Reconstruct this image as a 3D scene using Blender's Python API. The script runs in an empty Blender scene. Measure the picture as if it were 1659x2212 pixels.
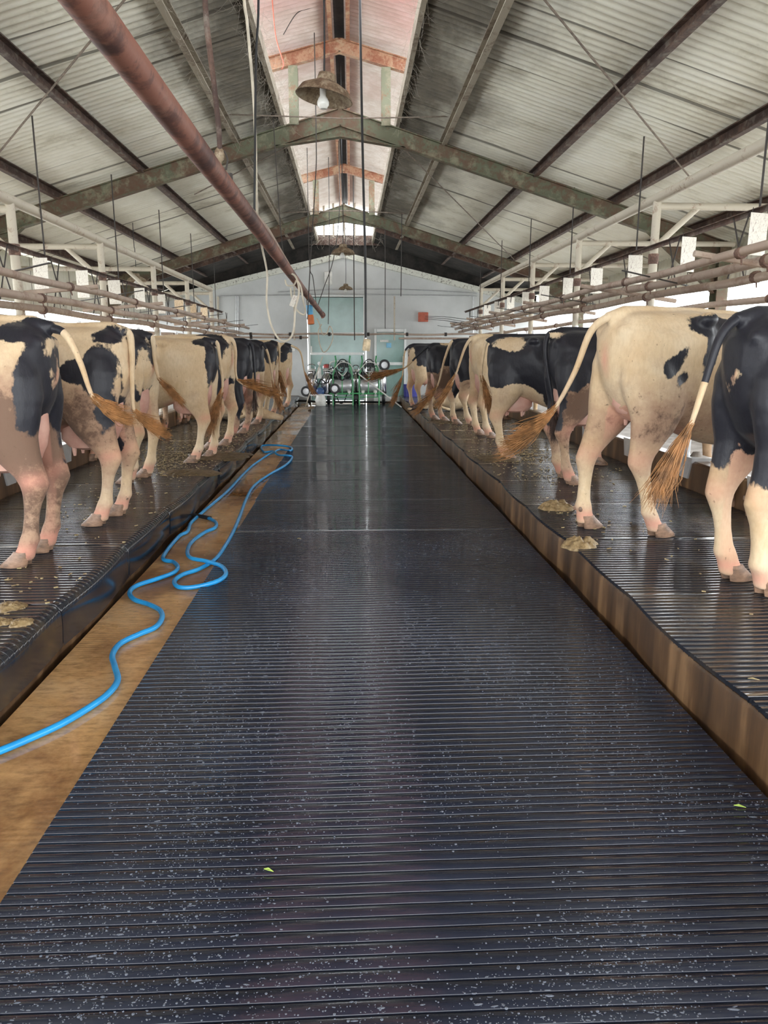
import bpy, bmesh, math, random
import numpy as np
from mathutils import Vector, Matrix, noise

# ------------------------------------------------------------------ camera, world, light, exposure
sc = bpy.context.scene
C = sc.collection
W, HT, F = 1659.0, 2212.0, 1600.0
PITCH, YAW, EYE = math.atan(346 / F), math.atan(73.5 * math.cos(math.atan(346 / F)) / F), 1.45
cam_data = bpy.data.cameras.new('camera')
cam = bpy.data.objects.new('camera', cam_data)
C.objects.link(cam)
cam.location = (0, 0, EYE)
cam.rotation_euler = (math.pi / 2 - PITCH, 0, -YAW)
cam_data.sensor_fit = 'HORIZONTAL'
cam_data.sensor_width = 36
cam_data.lens = F / W * 36
cam_data.clip_end = 300
sc.camera = cam
sc.view_settings.view_transform = 'Standard'
sc.view_settings.look = 'None'
sc.view_settings.gamma = 1
sc.view_settings.exposure = 1.48
sc.view_settings.use_curve_mapping = False
sc.cycles.use_denoising = True
sc.cycles.max_bounces = 10
sc.cycles.diffuse_bounces = 6
sc.cycles.sample_clamp_indirect = 8

world = bpy.data.worlds.new('overcast')
sc.world = world
world.use_nodes = True
wb = world.node_tree.nodes['Background']
wb.inputs[0].default_value = (0.93, 0.97, 1.0, 1)
wb.inputs[1].default_value = 3.2


def area(name, loc, rot, sx, sy, power, col=(1, 1, 1)):
    l = bpy.data.lights.new(name, 'AREA')
    l.shape = 'RECTANGLE'
    l.size, l.size_y, l.energy, l.color = sx, sy, power, col
    o = bpy.data.objects.new(name, l)
    C.objects.link(o)
    o.location, o.rotation_euler = loc, rot
    o['kind'] = 'helper'
    return o


# portals: they emit nothing, they only guide sampling of the sky through the barn's openings
for nm_, loc_, rot_, sx_, sy_ in (('portal_gable', (0, -4.3, 2.2), (math.radians(90), 0, 0), 11, 5.0),
                                  ('portal_right', (5.9, 8.5, 1.7), (math.radians(90), 0, math.radians(90)), 26, 2.6),
                                  ('portal_left', (-5.9, 8.5, 1.7), (math.radians(90), 0, math.radians(-90)), 26, 2.6)):
    area(nm_, loc_, rot_, sx_, sy_, 0).data.cycles.is_portal = True

_R = cam.rotation_euler.to_matrix()


def ray(px, py):
    return (_R @ Vector(((px - W / 2) / F, -(py - HT / 2) / F, -1))).normalized()


def PZ(px, py, z=0.0):
    d = ray(px, py); t = (z - EYE) / d.z
    return Vector((d.x * t, d.y * t, z))


def PX(px, py, x):
    d = ray(px, py); t = x / d.x
    return Vector((x, d.y * t, EYE + d.z * t))


def PY(px, py, y):
    d = ray(px, py); t = y / d.y
    return Vector((d.x * t, y, EYE + d.z * t))


# ------------------------------------------------------------------ mesh helpers
class MB:
    def __init__(s):
        s.v, s.f, s.m, s.mi = [], [], [], 0

    def add(s, vs, fs):
        n = len(s.v)
        s.v += [tuple(p) for p in vs]
        s.f += [tuple(i + n for i in f) for f in fs]
        s.m += [s.mi] * len(fs)
        return s

    def box(s, c, d, rot=None):
        x, y, z = d[0] / 2, d[1] / 2, d[2] / 2
        b = min(d) * .12
        if b > .02: b = .02
        # chamfered box: three shells of eight corners
        vs = []
        for sx in (-1, 1):
            for sy in (-1, 1):
                for sz in (-1, 1):
                    vs += [(sx * x, sy * (y - b), sz * (z - b)), (sx * (x - b), sy * y, sz * (z - b)), (sx * (x - b), sy * (y - b), sz * z)]
        M = Matrix.Translation(Vector(c)) @ (rot.to_4x4() if rot is not None else Matrix())
        bm = bmesh.new()
        for p in vs: bm.verts.new(M @ Vector(p))
        r = bmesh.ops.convex_hull(bm, input=bm.verts)
        bm.verts.index_update()
        s.add([v.co for v in bm.verts], [[v.index for v in f.verts] for f in bm.faces])
        bm.free()
        return s

    def beam(s, a, b, w, h):
        """rectangular bar from a to b, w across, h tall"""
        a, b = Vector(a), Vector(b)
        t = (b - a).normalized()
        up = Vector((0, 0, 1)) if abs(t.z) < .95 else Vector((0, 1, 0))
        sd = t.cross(up).normalized(); up = sd.cross(t).normalized()
        vs = []
        for p in (a, b):
            for (i, j) in ((-1, -1), (1, -1), (1, 1), (-1, 1)):
                vs.append(p + sd * (i * w / 2) + up * (j * h / 2))
        return s.add(vs, [(0, 1, 2, 3), (7, 6, 5, 4), (0, 4, 5, 1), (1, 5, 6, 2), (2, 6, 7, 3), (3, 7, 4, 0)])

    def ibeam(s, a, b, w, h, t=.012):
        a, b = Vector(a), Vector(b)
        d = (b - a).normalized()
        up = Vector((0, 0, 1)) if abs(d.z) < .95 else Vector((0, 1, 0))
        sd = d.cross(up).normalized(); up = sd.cross(d).normalized()
        s.beam(a, b, t, h)
        s.beam(a + up * h / 2, b + up * h / 2, w, t)
        s.beam(a - up * h / 2, b - up * h / 2, w, t)
        return s

    def tube(s, pts, r, n=10, cap=True):
        pts = [Vector(p) for p in pts]
        k = len(pts)
        rs = r if isinstance(r, (list, tuple)) else [r] * k
        t0 = (pts[1] - pts[0]).normalized()
        ref = Vector((0, 0, 1)) if abs(t0.z) < .9 else Vector((1, 0, 0))
        nrm = t0.cross(ref).normalized()
        vs = []
        for i, p in enumerate(pts):
            t = (pts[min(i + 1, k - 1)] - pts[max(i - 1, 0)])
            t = t.normalized() if t.length > 1e-9 else t0
            nrm = (nrm - t * nrm.dot(t))
            nrm = nrm.normalized() if nrm.length > 1e-6 else t.orthogonal().normalized()
            bi = t.cross(nrm)
            for j in range(n):
                a = 2 * math.pi * j / n
                vs.append(p + (nrm * math.cos(a) + bi * math.sin(a)) * rs[i])
        fs = []
        for i in range(k - 1):
            for j in range(n):
                fs.append((i * n + j, i * n + (j + 1) % n, (i + 1) * n + (j + 1) % n, (i + 1) * n + j))
        if cap:
            fs.append(tuple(range(n))[::-1]); fs.append(tuple((k - 1) * n + j for j in range(n)))
        return s.add(vs, fs)

    def lathe(s, prof, c=(0, 0, 0), n=20, rot=None):
        M = Matrix.Translation(Vector(c)) @ (rot.to_4x4() if rot is not None else Matrix())
        vs, fs = [], []
        for (r, z) in prof:
            for j in range(n):
                a = 2 * math.pi * j / n
                vs.append(M @ Vector((r * math.cos(a), r * math.sin(a), z)))
        for i in range(len(prof) - 1):
            for j in range(n):
                fs.append((i * n + j, i * n + (j + 1) % n, (i + 1) * n + (j + 1) % n, (i + 1) * n + j))
        if prof[0][0] > 1e-4: fs.append(tuple(range(n))[::-1])
        if prof[-1][0] > 1e-4: fs.append(tuple((len(prof) - 1) * n + j for j in range(n)))
        return s.add(vs, fs)

    def loft(s, rings, cap=True):
        n = len(rings[0]); vs = [p for r in rings for p in r]; fs = []
        for i in range(len(rings) - 1):
            for j in range(n):
                fs.append((i * n + j, i * n + (j + 1) % n, (i + 1) * n + (j + 1) % n, (i + 1) * n + j))
        if cap:
            fs.append(tuple(range(n))[::-1]); fs.append(tuple((len(rings) - 1) * n + j for j in range(n)))
        return s.add(vs, fs)

    def ball(s, c, r, n=12):
        rx, ry, rz = r if isinstance(r, (tuple, list)) else (r, r, r)
        vs, fs = [], []
        m = n // 2
        for i in range(m + 1):
            th = math.pi * i / m
            for j in range(n):
                a = 2 * math.pi * j / n
                vs.append((c[0] + rx * math.sin(th) * math.cos(a), c[1] + ry * math.sin(th) * math.sin(a), c[2] + rz * math.cos(th)))
        for i in range(m):
            for j in range(n):
                fs.append((i * n + j, (i + 1) * n + j, (i + 1) * n + (j + 1) % n, i * n + (j + 1) % n))
        return s.add(vs, fs)

    def mesh(s, name, smooth=True):
        me = bpy.data.meshes.new(name)
        me.from_pydata(s.v, [], s.f)
        me.update()
        if any(s.m): me.polygons.foreach_set('material_index', s.m)
        if smooth:
            me.polygons.foreach_set('use_smooth', [True] * len(me.polygons))
            me.set_sharp_from_angle(angle=math.radians(38))
        return me

    def build(s, name, mats, parent=None, smooth=True, fix=True):
        me = s.mesh(name, smooth)
        if fix:
            bm = bmesh.new(); bm.from_mesh(me)
            bmesh.ops.remove_doubles(bm, verts=bm.verts, dist=1e-6)
            bmesh.ops.recalc_face_normals(bm, faces=bm.faces)
            bm.to_mesh(me); bm.free()
            if smooth: me.set_sharp_from_angle(angle=math.radians(38))
        for m in (mats if isinstance(mats, (list, tuple)) else [mats]):
            me.materials.append(m)
        o = bpy.data.objects.new(name, me)
        C.objects.link(o)
        if parent: o.parent = parent
        return o


def tag(o, label=None, cat=None, group=None, kind=None):
    if label: o['label'] = label
    if cat: o['category'] = cat
    if group: o['group'] = group
    if kind: o['kind'] = kind
    return o


def empty(name, loc=(0, 0, 0), rz=0.0):
    o = bpy.data.objects.new(name, None)
    C.objects.link(o)
    o.location = loc; o.rotation_euler = (0, 0, rz)
    o.empty_display_size = .1
    return o


def copy_tree(o, parent=None):
    c = o.copy(); C.objects.link(c)
    if parent: c.parent = parent
    for ch in list(o.children): copy_tree(ch, c)
    return c


def catmull(P, k=8):
    P = [Vector(p) for p in P]; out = []
    for i in range(len(P) - 1):
        a = P[max(i - 1, 0)]; b = P[i]; c = P[i + 1]; d = P[min(i + 2, len(P) - 1)]
        for j in range(k):
            t = j / k
            out.append(.5 * ((2 * b) + (c - a) * t + (2 * a - 5 * b + 4 * c - d) * t * t + (3 * b - a - 3 * c + d) * t ** 3))
    out.append(P[-1])
    return out


# ------------------------------------------------------------------ materials
def mat(name):
    m = bpy.data.materials.new(name); m.use_nodes = True
    nt = m.node_tree; nt.nodes.clear()
    o = nt.nodes.new('ShaderNodeOutputMaterial')
    p = nt.nodes.new('ShaderNodeBsdfPrincipled')
    nt.links.new(p.outputs[0], o.inputs[0])
    return m, nt, p, o


def N(nt, t, **kw):
    n = nt.nodes.new(t)
    for k, v in kw.items():
        if k.startswith('i_'):
            key = k[2:]
            n.inputs[int(key) if key.isdigit() else key].default_value = v
        else:
            setattr(n, k, v)
    return n


def coords(nt, scale=(1, 1, 1), kind='Object'):
    tc = N(nt, 'ShaderNodeTexCoord'); mp = N(nt, 'ShaderNodeMapping')
    mp.inputs['Scale'].default_value = scale
    nt.links.new(tc.outputs[kind], mp.inputs[0])
    return mp.outputs[0]


def ns(nt, scale, detail=4, rough=.55, sc3=(1, 1, 1), dist=0, kind='Object'):
    n = N(nt, 'ShaderNodeTexNoise'); n.inputs['Scale'].default_value = scale
    n.inputs['Detail'].default_value = detail; n.inputs['Roughness'].default_value = rough
    n.inputs['Distortion'].default_value = dist
    nt.links.new(coords(nt, sc3, kind), n.inputs['Vector'])
    return n.outputs[0]


def ramp(nt, fac, stops, interp='LINEAR'):
    r = N(nt, 'ShaderNodeValToRGB'); r.color_ramp.interpolation = interp
    e = r.color_ramp.elements
    while len(e) < len(stops): e.new(.5)
    for i, (p, c) in enumerate(stops):
        e[i].position = p
        e[i].color = (*c, 1) if isinstance(c, (tuple, list)) else (c, c, c, 1)
    nt.links.new(fac, r.inputs[0])
    return r.outputs[0]


def mixc(nt, fac, a, b, mode='MIX'):
    m = N(nt, 'ShaderNodeMix', data_type='RGBA', blend_type=mode)
    for sk, v in ((0, fac), (6, a), (7, b)):
        if hasattr(v, 'is_linked'): nt.links.new(v, m.inputs[sk])
        elif isinstance(v, (int, float)): m.inputs[sk].default_value = v
        else: m.inputs[sk].default_value = (*v, 1)
    return m.outputs[2]


def mth(nt, op, a, b=None):
    m = N(nt, 'ShaderNodeMath', operation=op)
    for i, v in enumerate((a, b)):
        if v is None: continue
        if hasattr(v, 'is_linked'): nt.links.new(v, m.inputs[i])
        else: m.inputs[i].default_value = v
    return m.outputs[0]


def bump(nt, p, h, strength=.4, dist=.01):
    b = N(nt, 'ShaderNodeBump'); b.inputs['Strength'].default_value = strength
    b.inputs['Distance'].default_value = dist
    nt.links.new(h, b.inputs['Height']); nt.links.new(b.outputs[0], p.inputs['Normal'])


def simple(name, col, rough=.5, metal=0, var=.25, sc=12, bmp=0, spec=.5):
    m, nt, p, o = mat(name)
    f = ns(nt, sc, 5)
    c2 = tuple(c * (1 - var) for c in col)
    nt.links.new(ramp(nt, f, [(.35, c2), (.65, col)]), p.inputs['Base Color'])
    p.inputs['Roughness'].default_value = rough; p.inputs['Metallic'].default_value = metal
    p.inputs['Specular IOR Level'].default_value = spec
    if bmp: bump(nt, p, ns(nt, sc * 4, 4), bmp, .004)
    return m


def painted_rust(name, paint, rust, amount=.5, sc=3.0, pale=None, rough=.75):
    m, nt, p, o = mat(name)
    a = ns(nt, sc, 8, .65, dist=.6)
    b = ns(nt, sc * 9, 6, .7)
    mm = mixc(nt, .35, a, b)
    c = ramp(nt, mm, [(amount - .06, rust), (amount + .03, tuple(r * .55 + q * .45 for r, q in zip(rust, paint))), (amount + .07, paint)])
    if pale: c = mixc(nt, ramp(nt, ns(nt, sc * 2.3, 6, .7), [(.52, 0.0), (.66, .75)]), c, pale)
    nt.links.new(c, p.inputs['Base Color'])
    p.inputs['Roughness'].default_value = rough
    bump(nt, p, b, .35, .004)
    return m


M = {}
M['rafter'] = painted_rust('green_painted_rusty_steel', (.105, .110, .068), (.11, .055, .033), .47, 2.2, (.24, .225, .15))
M['lantern'] = painted_rust('orange_rusted_steel', (.36, .20, .125), (.22, .075, .04), .47, 3.5, (.42, .33, .22))
M['lantern_post'] = painted_rust('green_rusted_post', (.16, .165, .11), (.20, .09, .05), .45, 3, (.27, .24, .17))
M['purlin'] = painted_rust('dark_rusted_purlin', (.13, .075, .055), (.055, .032, .026), .5, 3.5, (.22, .19, .16))
M['pale_purlin'] = painted_rust('pale_dusty_purlin', (.30, .26, .20), (.14, .10, .07), .42, 4)
M['rust_pipe'] = painted_rust('red_brown_rusted_pipe', (.27, .115, .08), (.075, .036, .032), .47, 1.7, (.36, .19, .14), .6)
M['clamp'] = painted_rust('brown_rusty_clamp', (.22, .13, .095), (.09, .05, .04), .48, 9)
M['white_pipe'] = painted_rust('cream_painted_pipe', (.52, .47, .38), (.30, .20, .14), .38, 5, None, .6)
M['rail_pipe'] = painted_rust('brown_dusty_rail', (.40, .31, .25), (.27, .18, .135), .42, 2.5, (.50, .42, .34), .6)
M['dark_rod'] = simple('dark_rod', (.05, .042, .038), .7)
M['rod'] = simple('dusty_tie_rod', (.26, .21, .17), .8, 0, .4, 20)
M['web'] = simple('cobweb_grey', (.42, .38, .32), .95)
M['cream_cable'] = simple('cream_cable', (.68, .62, .50), .5)
M['black_cable'] = simple('black_cable', (.02, .02, .022), .5)
M['white_frame'] = simple('white_door_frame', (.78, .80, .78), .4, 0, .12, 6)
M['white_plastic'] = simple('white_plastic', (.78, .77, .72), .4)
M['green_paint'] = simple('green_trolley_paint', (.10, .42, .17), .4)
M['black_rubber'] = simple('black_rubber_parts', (.018, .018, .02), .45)
M['steel'] = simple('stainless_steel', (.62, .62, .64), .18, 1.0, .1)
M['alu'] = simple('dull_aluminium', (.66, .67, .68), .38, .6, .15)
M['red'] = simple('red_plastic', (.5, .05, .04), .45)
M['brick_red'] = simple('brick_red_paint', (.50, .12, .07), .6)
M['blue_motor'] = simple('blue_motor_paint', (.04, .10, .25), .4)
M['blue_barrel'] = simple('violet_blue_plastic', (.05, .05, .30), .35)
M['orange'] = simple('orange_plastic', (.75, .20, .05), .4)
M['cyan'] = simple('blue_plastic_cap', (.05, .33, .60), .35)
M['bulb'] = simple('opal_glass_bulb', (.85, .84, .80), .12)
M['shade'] = painted_rust('dusty_lamp_shade', (.26, .20, .13), (.12, .075, .045), .45, 9, (.42, .36, .26))
M['rope_green'] = simple('green_rope', (.02, .42, .16), .7, 0, .3, 40)
M['leaf'] = simple('fresh_green_leaf', (.45, .62, .12), .5)
M['yellow'] = simple('yellow_plastic', (.70, .50, .06), .5)
M['straw'] = simple('pale_straw', (.52, .40, .20), .8, 0, .5, 60)
M['outside_white'] = simple('outside_white_wall', (.75, .78, .80), .8)

# blue hose
m, nt, p, o = mat('glossy_blue_hose')
nt.links.new(ramp(nt, ns(nt, 9, 4), [(.3, (.015, .25, .60)), (.7, (.02, .34, .74))]), p.inputs['Base Color'])
p.inputs['Roughness'].default_value = .22
M['hose'] = m

# card
m, nt, p, o = mat('handwritten_white_card')
a = ns(nt, 34, 8, .8, (1, 1, .5), 2.5)
nt.links.new(ramp(nt, a, [(.40, (.35, .27, .24)), (.46, (.74, .70, .62)), (.7, (.80, .77, .70))]), p.inputs['Base Color'])
p.inputs['Roughness'].default_value = .6
M['card'] = m
m, nt, p, o = mat('peach_weathered_card')
nt.links.new(ramp(nt, ns(nt, 30, 8, .8, (1, 1, .5), 2.5), [(.42, (.42, .28, .17)), (.52, (.72, .55, .36)), (.7, (.78, .66, .48))]), p.inputs['Base Color'])
M['peach'] = m

# wet ribbed rubber
def rubber(name, base, brown=.0, wet=.5, rough_lo=.10, rough_hi=.42):
    m, nt, p, o = mat(name)
    a = ns(nt, 1.6, 6, .6); b = ns(nt, 90, 3, .6)
    c = ramp(nt, a, [(.35, tuple(x * .6 for x in base)), (.7, base)])
    if brown:
        g = ns(nt, 2.2, 7, .7, (1, 1, 1), .5)
        c = mixc(nt, ramp(nt, g, [(.50, 0.0), (.64, brown)]), c, (.085, .058, .030))
    nt.links.new(c, p.inputs['Base Color'])
    w = ns(nt, 1.3, 5, .65, (1, .7, 1))
    rr = ramp(nt, w, [(wet - .12, rough_lo), (wet + .12, rough_hi)])
    rr = mth(nt, 'ADD', rr, mth(nt, 'MULTIPLY', b, .03))
    nt.links.new(rr, p.inputs['Roughness'])
    h = mth(nt, 'ADD', mth(nt, 'MULTIPLY', b, .5), ns(nt, 14, 3))
    bump(nt, p, h, .06, .005)
    p.inputs['Specular IOR Level'].default_value = .62
    return m


M['aisle_mat'] = rubber('wet_black_aisle_rubber', (.022, .026, .042), 0, .52, .035, .17)
M['stall_mat'] = rubber('wet_black_stall_rubber', (.019, .022, .031), .55, .52, .05, .26)

# floor concrete (wet, ochre brown)
m, nt, p, o = mat('wet_ochre_concrete')
a = ns(nt, 1.1, 7, .65, (1, .8, 1), .4)
b = ns(nt, 30, 6, .7, (.4, 1, 1))
c = ramp(nt, a, [(.30, (.08, .04, .018)), (.42, (.30, .155, .062)), (.53, (.60, .36, .155)), (.72, (.68, .48, .27))])
c = mixc(nt, mth(nt, 'MULTIPLY', ramp(nt, b, [(.35, 1.0), (.55, 0.0)]), .45), c, (.09, .05, .025))
nt.links.new(c, p.inputs['Base Color'])
w = ns(nt, .9, 5, .6, (1, .6, 1))
nt.links.new(ramp(nt, w, [(.42, .04), (.56, .40)]), p.inputs['Roughness'])
wv = N(nt, 'ShaderNodeTexWave', wave_type='BANDS', bands_direction='Y'); wv.inputs['Scale'].default_value = 12; wv.inputs['Distortion'].default_value = 2
wv.inputs['Detail'].default_value = 3
nt.links.new(coords(nt), wv.inputs['Vector'])
hh = mth(nt, 'MULTIPLY', mth(nt, 'ADD', mth(nt, 'MULTIPLY', wv.outputs[1], .5), b), ramp(nt, w, [(.42, .05), (.56, 1.0)]))
bump(nt, p, hh, .35, .004)
M['floor'] = m

# stained curb concrete with vertical streaks
m, nt, p, o = mat('brown_streaked_curb')
a = ns(nt, 7, 6, .6, (1, 1, .12)); b = ns(nt, 3, 6, .6)
c = ramp(nt, a, [(.3, (.030, .018, .011)), (.5, (.10, .054, .026)), (.68, (.25, .145, .070))])
c = mixc(nt, ramp(nt, b, [(.45, 0.0), (.7, .6)]), c, (.06, .036, .022))
nt.links.new(c, p.inputs['Base Color'])
p.inputs['Roughness'].default_value = .38
bump(nt, p, a, .25, .004)
M['curb'] = m
m, nt, p, o = mat('grimy_gutter')
nt.links.new(ramp(nt, ns(nt, 8, 6), [(.35, (.012, .008, .006)), (.7, (.06, .036, .02))]), p.inputs['Base Color'])
p.inputs['Roughness'].default_value = .25
M['gutter'] = m
m, nt, p, o = mat('rough_grey_concrete')
nt.links.new(ramp(nt, ns(nt, 5, 7, .7), [(.35, (.11, .085, .065)), (.6, (.23, .20, .17)), (.75, (.32, .30, .27))]), p.inputs['Base Color'])
p.inputs['Roughness'].default_value = .75
bump(nt, p, ns(nt, 40, 5), .4, .005)
M['concrete'] = m
m, nt, p, o = mat('outdoor_ground')
nt.links.new(ramp(nt, ns(nt, .8, 7), [(.35, (.52, .51, .48)), (.7, (.66, .66, .63))]), p.inputs['Base Color'])
M['ground'] = m

# roofing sheets: patchy grime, with shade painted in darker towards the ridge opening
m, nt, p, o = mat('grimy_white_roofing')
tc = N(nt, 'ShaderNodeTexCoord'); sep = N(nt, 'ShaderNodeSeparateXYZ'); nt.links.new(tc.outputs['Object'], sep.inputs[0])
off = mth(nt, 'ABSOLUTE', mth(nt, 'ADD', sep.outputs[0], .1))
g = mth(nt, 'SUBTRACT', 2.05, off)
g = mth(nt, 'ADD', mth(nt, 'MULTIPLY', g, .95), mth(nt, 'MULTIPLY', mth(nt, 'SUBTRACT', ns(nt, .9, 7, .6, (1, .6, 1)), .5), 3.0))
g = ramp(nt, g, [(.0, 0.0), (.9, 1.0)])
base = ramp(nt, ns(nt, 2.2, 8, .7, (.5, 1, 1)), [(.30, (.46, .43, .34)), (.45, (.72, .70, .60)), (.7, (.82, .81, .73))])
dirt_shade = ramp(nt, ns(nt, 5, 8, .7), [(.3, (.045, .036, .026)), (.7, (.15, .125, .09))])
c = mixc(nt, mth(nt, 'MULTIPLY', g, .9), base, dirt_shade)
# side laps every sheet width: thin dark seams
y = mth(nt, 'FRACT', mth(nt, 'MULTIPLY', mth(nt, 'ADD', sep.outputs[1], mth(nt, 'MULTIPLY', ns(nt, .6, 2), .05)), 1 / .61))
seam = ramp(nt, y, [(0.0, 1.0), (.030, 1.0), (.040, 0.0)])
c = mixc(nt, mth(nt, 'MULTIPLY', seam, .75), c, (.05, .04, .03))
nt.links.new(c, p.inputs['Base Color'])
p.inputs['Roughness'].default_value = .75
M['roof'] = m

# translucent lantern sheets
m, nt, p, o = mat('translucent_pinkish_sheet')
tc = N(nt, 'ShaderNodeTexCoord'); sep = N(nt, 'ShaderNodeSeparateXYZ'); nt.links.new(tc.outputs['Object'], sep.inputs[0])
pk = ramp(nt, mth(nt, 'ADD', mth(nt, 'MULTIPLY', sep.outputs[1], .06), mth(nt, 'MULTIPLY', ns(nt, .8, 4), .5)), [(.55, (.60, .25, .24)), (.80, (.58, .42, .41)), (1.0, (.64, .59, .57))])
c = mixc(nt, mth(nt, 'MULTIPLY', ramp(nt, ns(nt, 4, 7, .7), [(.4, 1.0), (.6, 0.0)]), .35), pk, (.35, .24, .19))
nt.links.new(c, p.inputs['Base Color']); p.inputs['Roughness'].default_value = .6
tr = N(nt, 'ShaderNodeBsdfTranslucent'); nt.links.new(c, tr.inputs[0])
mx = N(nt, 'ShaderNodeMixShader'); mx.inputs[0].default_value = .12
nt.links.new(p.outputs[0], mx.inputs[1]); nt.links.new(tr.outputs[0], mx.inputs[2]); nt.links.new(mx.outputs[0], o.inputs[0])
M['lantern_sheet'] = m

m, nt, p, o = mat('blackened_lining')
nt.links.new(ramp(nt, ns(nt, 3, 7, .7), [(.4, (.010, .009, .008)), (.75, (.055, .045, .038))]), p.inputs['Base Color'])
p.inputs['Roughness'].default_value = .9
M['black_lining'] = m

# end wall plaster
m, nt, p, o = mat('pale_grey_blue_plaster')
c = ramp(nt, ns(nt, 1.2, 7, .6), [(.3, (.47, .48, .47)), (.7, (.60, .61, .60))])
c = mixc(nt, ramp(nt, ns(nt, 26, 4, .6), [(.70, 0.0), (.76, .7)]), c, (.16, .15, .14))
nt.links.new(c, p.inputs['Base Color']); p.inputs['Roughness'].default_value = .7
M['wall'] = m
m, nt, p, o = mat('spotted_white_trim')
c = ramp(nt, ns(nt, 18, 6, .75), [(.36, (.16, .14, .11)), (.46, (.66, .66, .58))])
nt.links.new(c, p.inputs['Base Color']); p.inputs['Roughness'].default_value = .7
M['trim'] = m
m, nt, p, o = mat('green_frosted_glass')
c = ramp(nt, ns(nt, 1.5, 5, .6), [(.3, (.13, .24, .205)), (.7, (.21, .36, .32))])
nt.links.new(c, p.inputs['Base Color']); p.inputs['Roughness'].default_value = .22
p.inputs['Coat Weight'].default_value = .6; p.inputs['Coat Roughness'].default_value = .25
M['glass'] = m
m, nt, p, o = mat('painted_sparkle_water')
p.inputs['Base Color'].default_value = (.30, .34, .42, 1); p.inputs['Roughness'].default_value = .03  # greyish base colour stands in for light sparkling on the drops
p.inputs['IOR'].default_value = 1.45; p.inputs['Transmission Weight'].default_value = .66
M['water'] = m
m, nt, p, o = mat('moist_manure')
c = ramp(nt, ns(nt, 30, 7, .7), [(.3, (.10, .062, .025)), (.5, (.26, .18, .085)), (.7, (.40, .30, .16))])
nt.links.new(c, p.inputs['Base Color']); p.inputs['Roughness'].default_value = .45
bump(nt, p, ns(nt, 70, 5), .6, .01)
M['manure'] = m

m, nt, p, o = mat('trampled_wet_dung')
nt.links.new(ramp(nt, ns(nt, 30, 7, .7), [(.3, (.035, .024, .012)), (.55, (.11, .075, .035)), (.72, (.28, .20, .10))]), p.inputs['Base Color'])
p.inputs['Roughness'].default_value = .4
bump(nt, p, ns(nt, 60, 5), .7, .012)
M['wet_dung'] = m

# cow coat: attribute 'coat' > 0 is black, 'pink' bare skin, 'soil' stains
m, nt, p, o = mat('holstein_coat')
def attr(n):
    a = N(nt, 'ShaderNodeAttribute'); a.attribute_name = n; return a.outputs['Fac']
oi = N(nt, 'ShaderNodeObjectInfo')
edge = mth(nt, 'ADD', mth(nt, 'MULTIPLY', mth(nt, 'SUBTRACT', ns(nt, 6, 3, .55), .5), .105), mth(nt, 'MULTIPLY', mth(nt, 'SUBTRACT', ns(nt, 60, 3, .7, (1, 1, .45)), .5), .03))
blk = ramp(nt, mth(nt, 'ADD', mth(nt, 'MULTIPLY', mth(nt, 'ADD', attr('coat'), edge), 110), .5), [(.0, 0.0), (1.0, 1.0)])
tone = ramp(nt, ns(nt, 2.6, 5, .6), [(.3, (.55, .38, .21)), (.5, (.68, .52, .33)), (.75, (.76, .64, .46))])
hairn = ns(nt, 120, 3, .6, (.5, .5, .16))
tone = mixc(nt, mth(nt, 'MULTIPLY', ramp(nt, hairn, [(.35, 1.0), (.6, 0.0)]), .22), tone, (.40, .27, .16))
soil = ramp(nt, mth(nt, 'ADD', attr('soil'), mth(nt, 'MULTIPLY', mth(nt, 'SUBTRACT', ns(nt, 5, 6, .7), .5), .9)), [(.35, 0.0), (.75, 1.0)])
tone = mixc(nt, mth(nt, 'MULTIPLY', soil, .85), tone, (.34, .20, .13))
stk = ramp(nt, mth(nt, 'ADD', attr('soil'), mth(nt, 'MULTIPLY', mth(nt, 'SUBTRACT', ns(nt, 14, 6, .75), .5), 1.6)), [(.72, 0.0), (1.05, .85)])
tone = mixc(nt, stk, tone, (.13, .075, .05))
speck = ramp(nt, mth(nt, 'ADD', ns(nt, 28, 5, .7), mth(nt, 'MULTIPLY', attr('soil'), .05)), [(.66, 0.0), (.72, .8)])
tone = mixc(nt, speck, tone, (.13, .08, .05))
tone = mixc(nt, mth(nt, 'MULTIPLY', attr('pink'), .85), tone, (.68, .30, .22))
bc = mixc(nt, hairn, (.008, .008, .012), (.022, .022, .030))
c = mixc(nt, blk, tone, bc)
nt.links.new(c, p.inputs['Base Color'])
nt.links.new(ramp(nt, blk, [(0, .75), (1, .45)]), p.inputs['Roughness'])
p.inputs['Specular IOR Level'].default_value = .35
p.inputs['Sheen Weight'].default_value = .08
bump(nt, p, mth(nt, 'ADD', mth(nt, 'MULTIPLY', hairn, .6), ns(nt, 18, 4)), .22, .012)
M['coat'] = m
m, nt, p, o = mat('pink_udder_skin')
c = ramp(nt, ns(nt, 7, 5, .6), [(.3, (.58, .30, .23)), (.7, (.72, .46, .37))])
nt.links.new(c, p.inputs['Base Color']); p.inputs['Roughness'].default_value = .5
p.inputs['Subsurface Weight'].default_value = .0
bump(nt, p, ns(nt, 25, 4), .2, .01)
M['udder'] = m
m, nt, p, o = mat('horn_hoof')
c = ramp(nt, ns(nt, 14, 6, .6, (1, 1, 2)), [(.3, (.10, .065, .045)), (.6, (.33, .20, .13)), (.75, (.48, .33, .22))])
nt.links.new(c, p.inputs['Base Color']); p.inputs['Roughness'].default_value = .4
bump(nt, p, ns(nt, 30, 4, .6, (1, 1, 4)), .3, .005)
M['hoof'] = m
M['hair_ginger'] = simple('ginger_tail_hair', (.46, .22, .08), .6, 0, .65, 14)
M['hair_dark'] = simple('dark_tail_hair', (.09, .05, .035), .6, 0, .5, 30)

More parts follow.
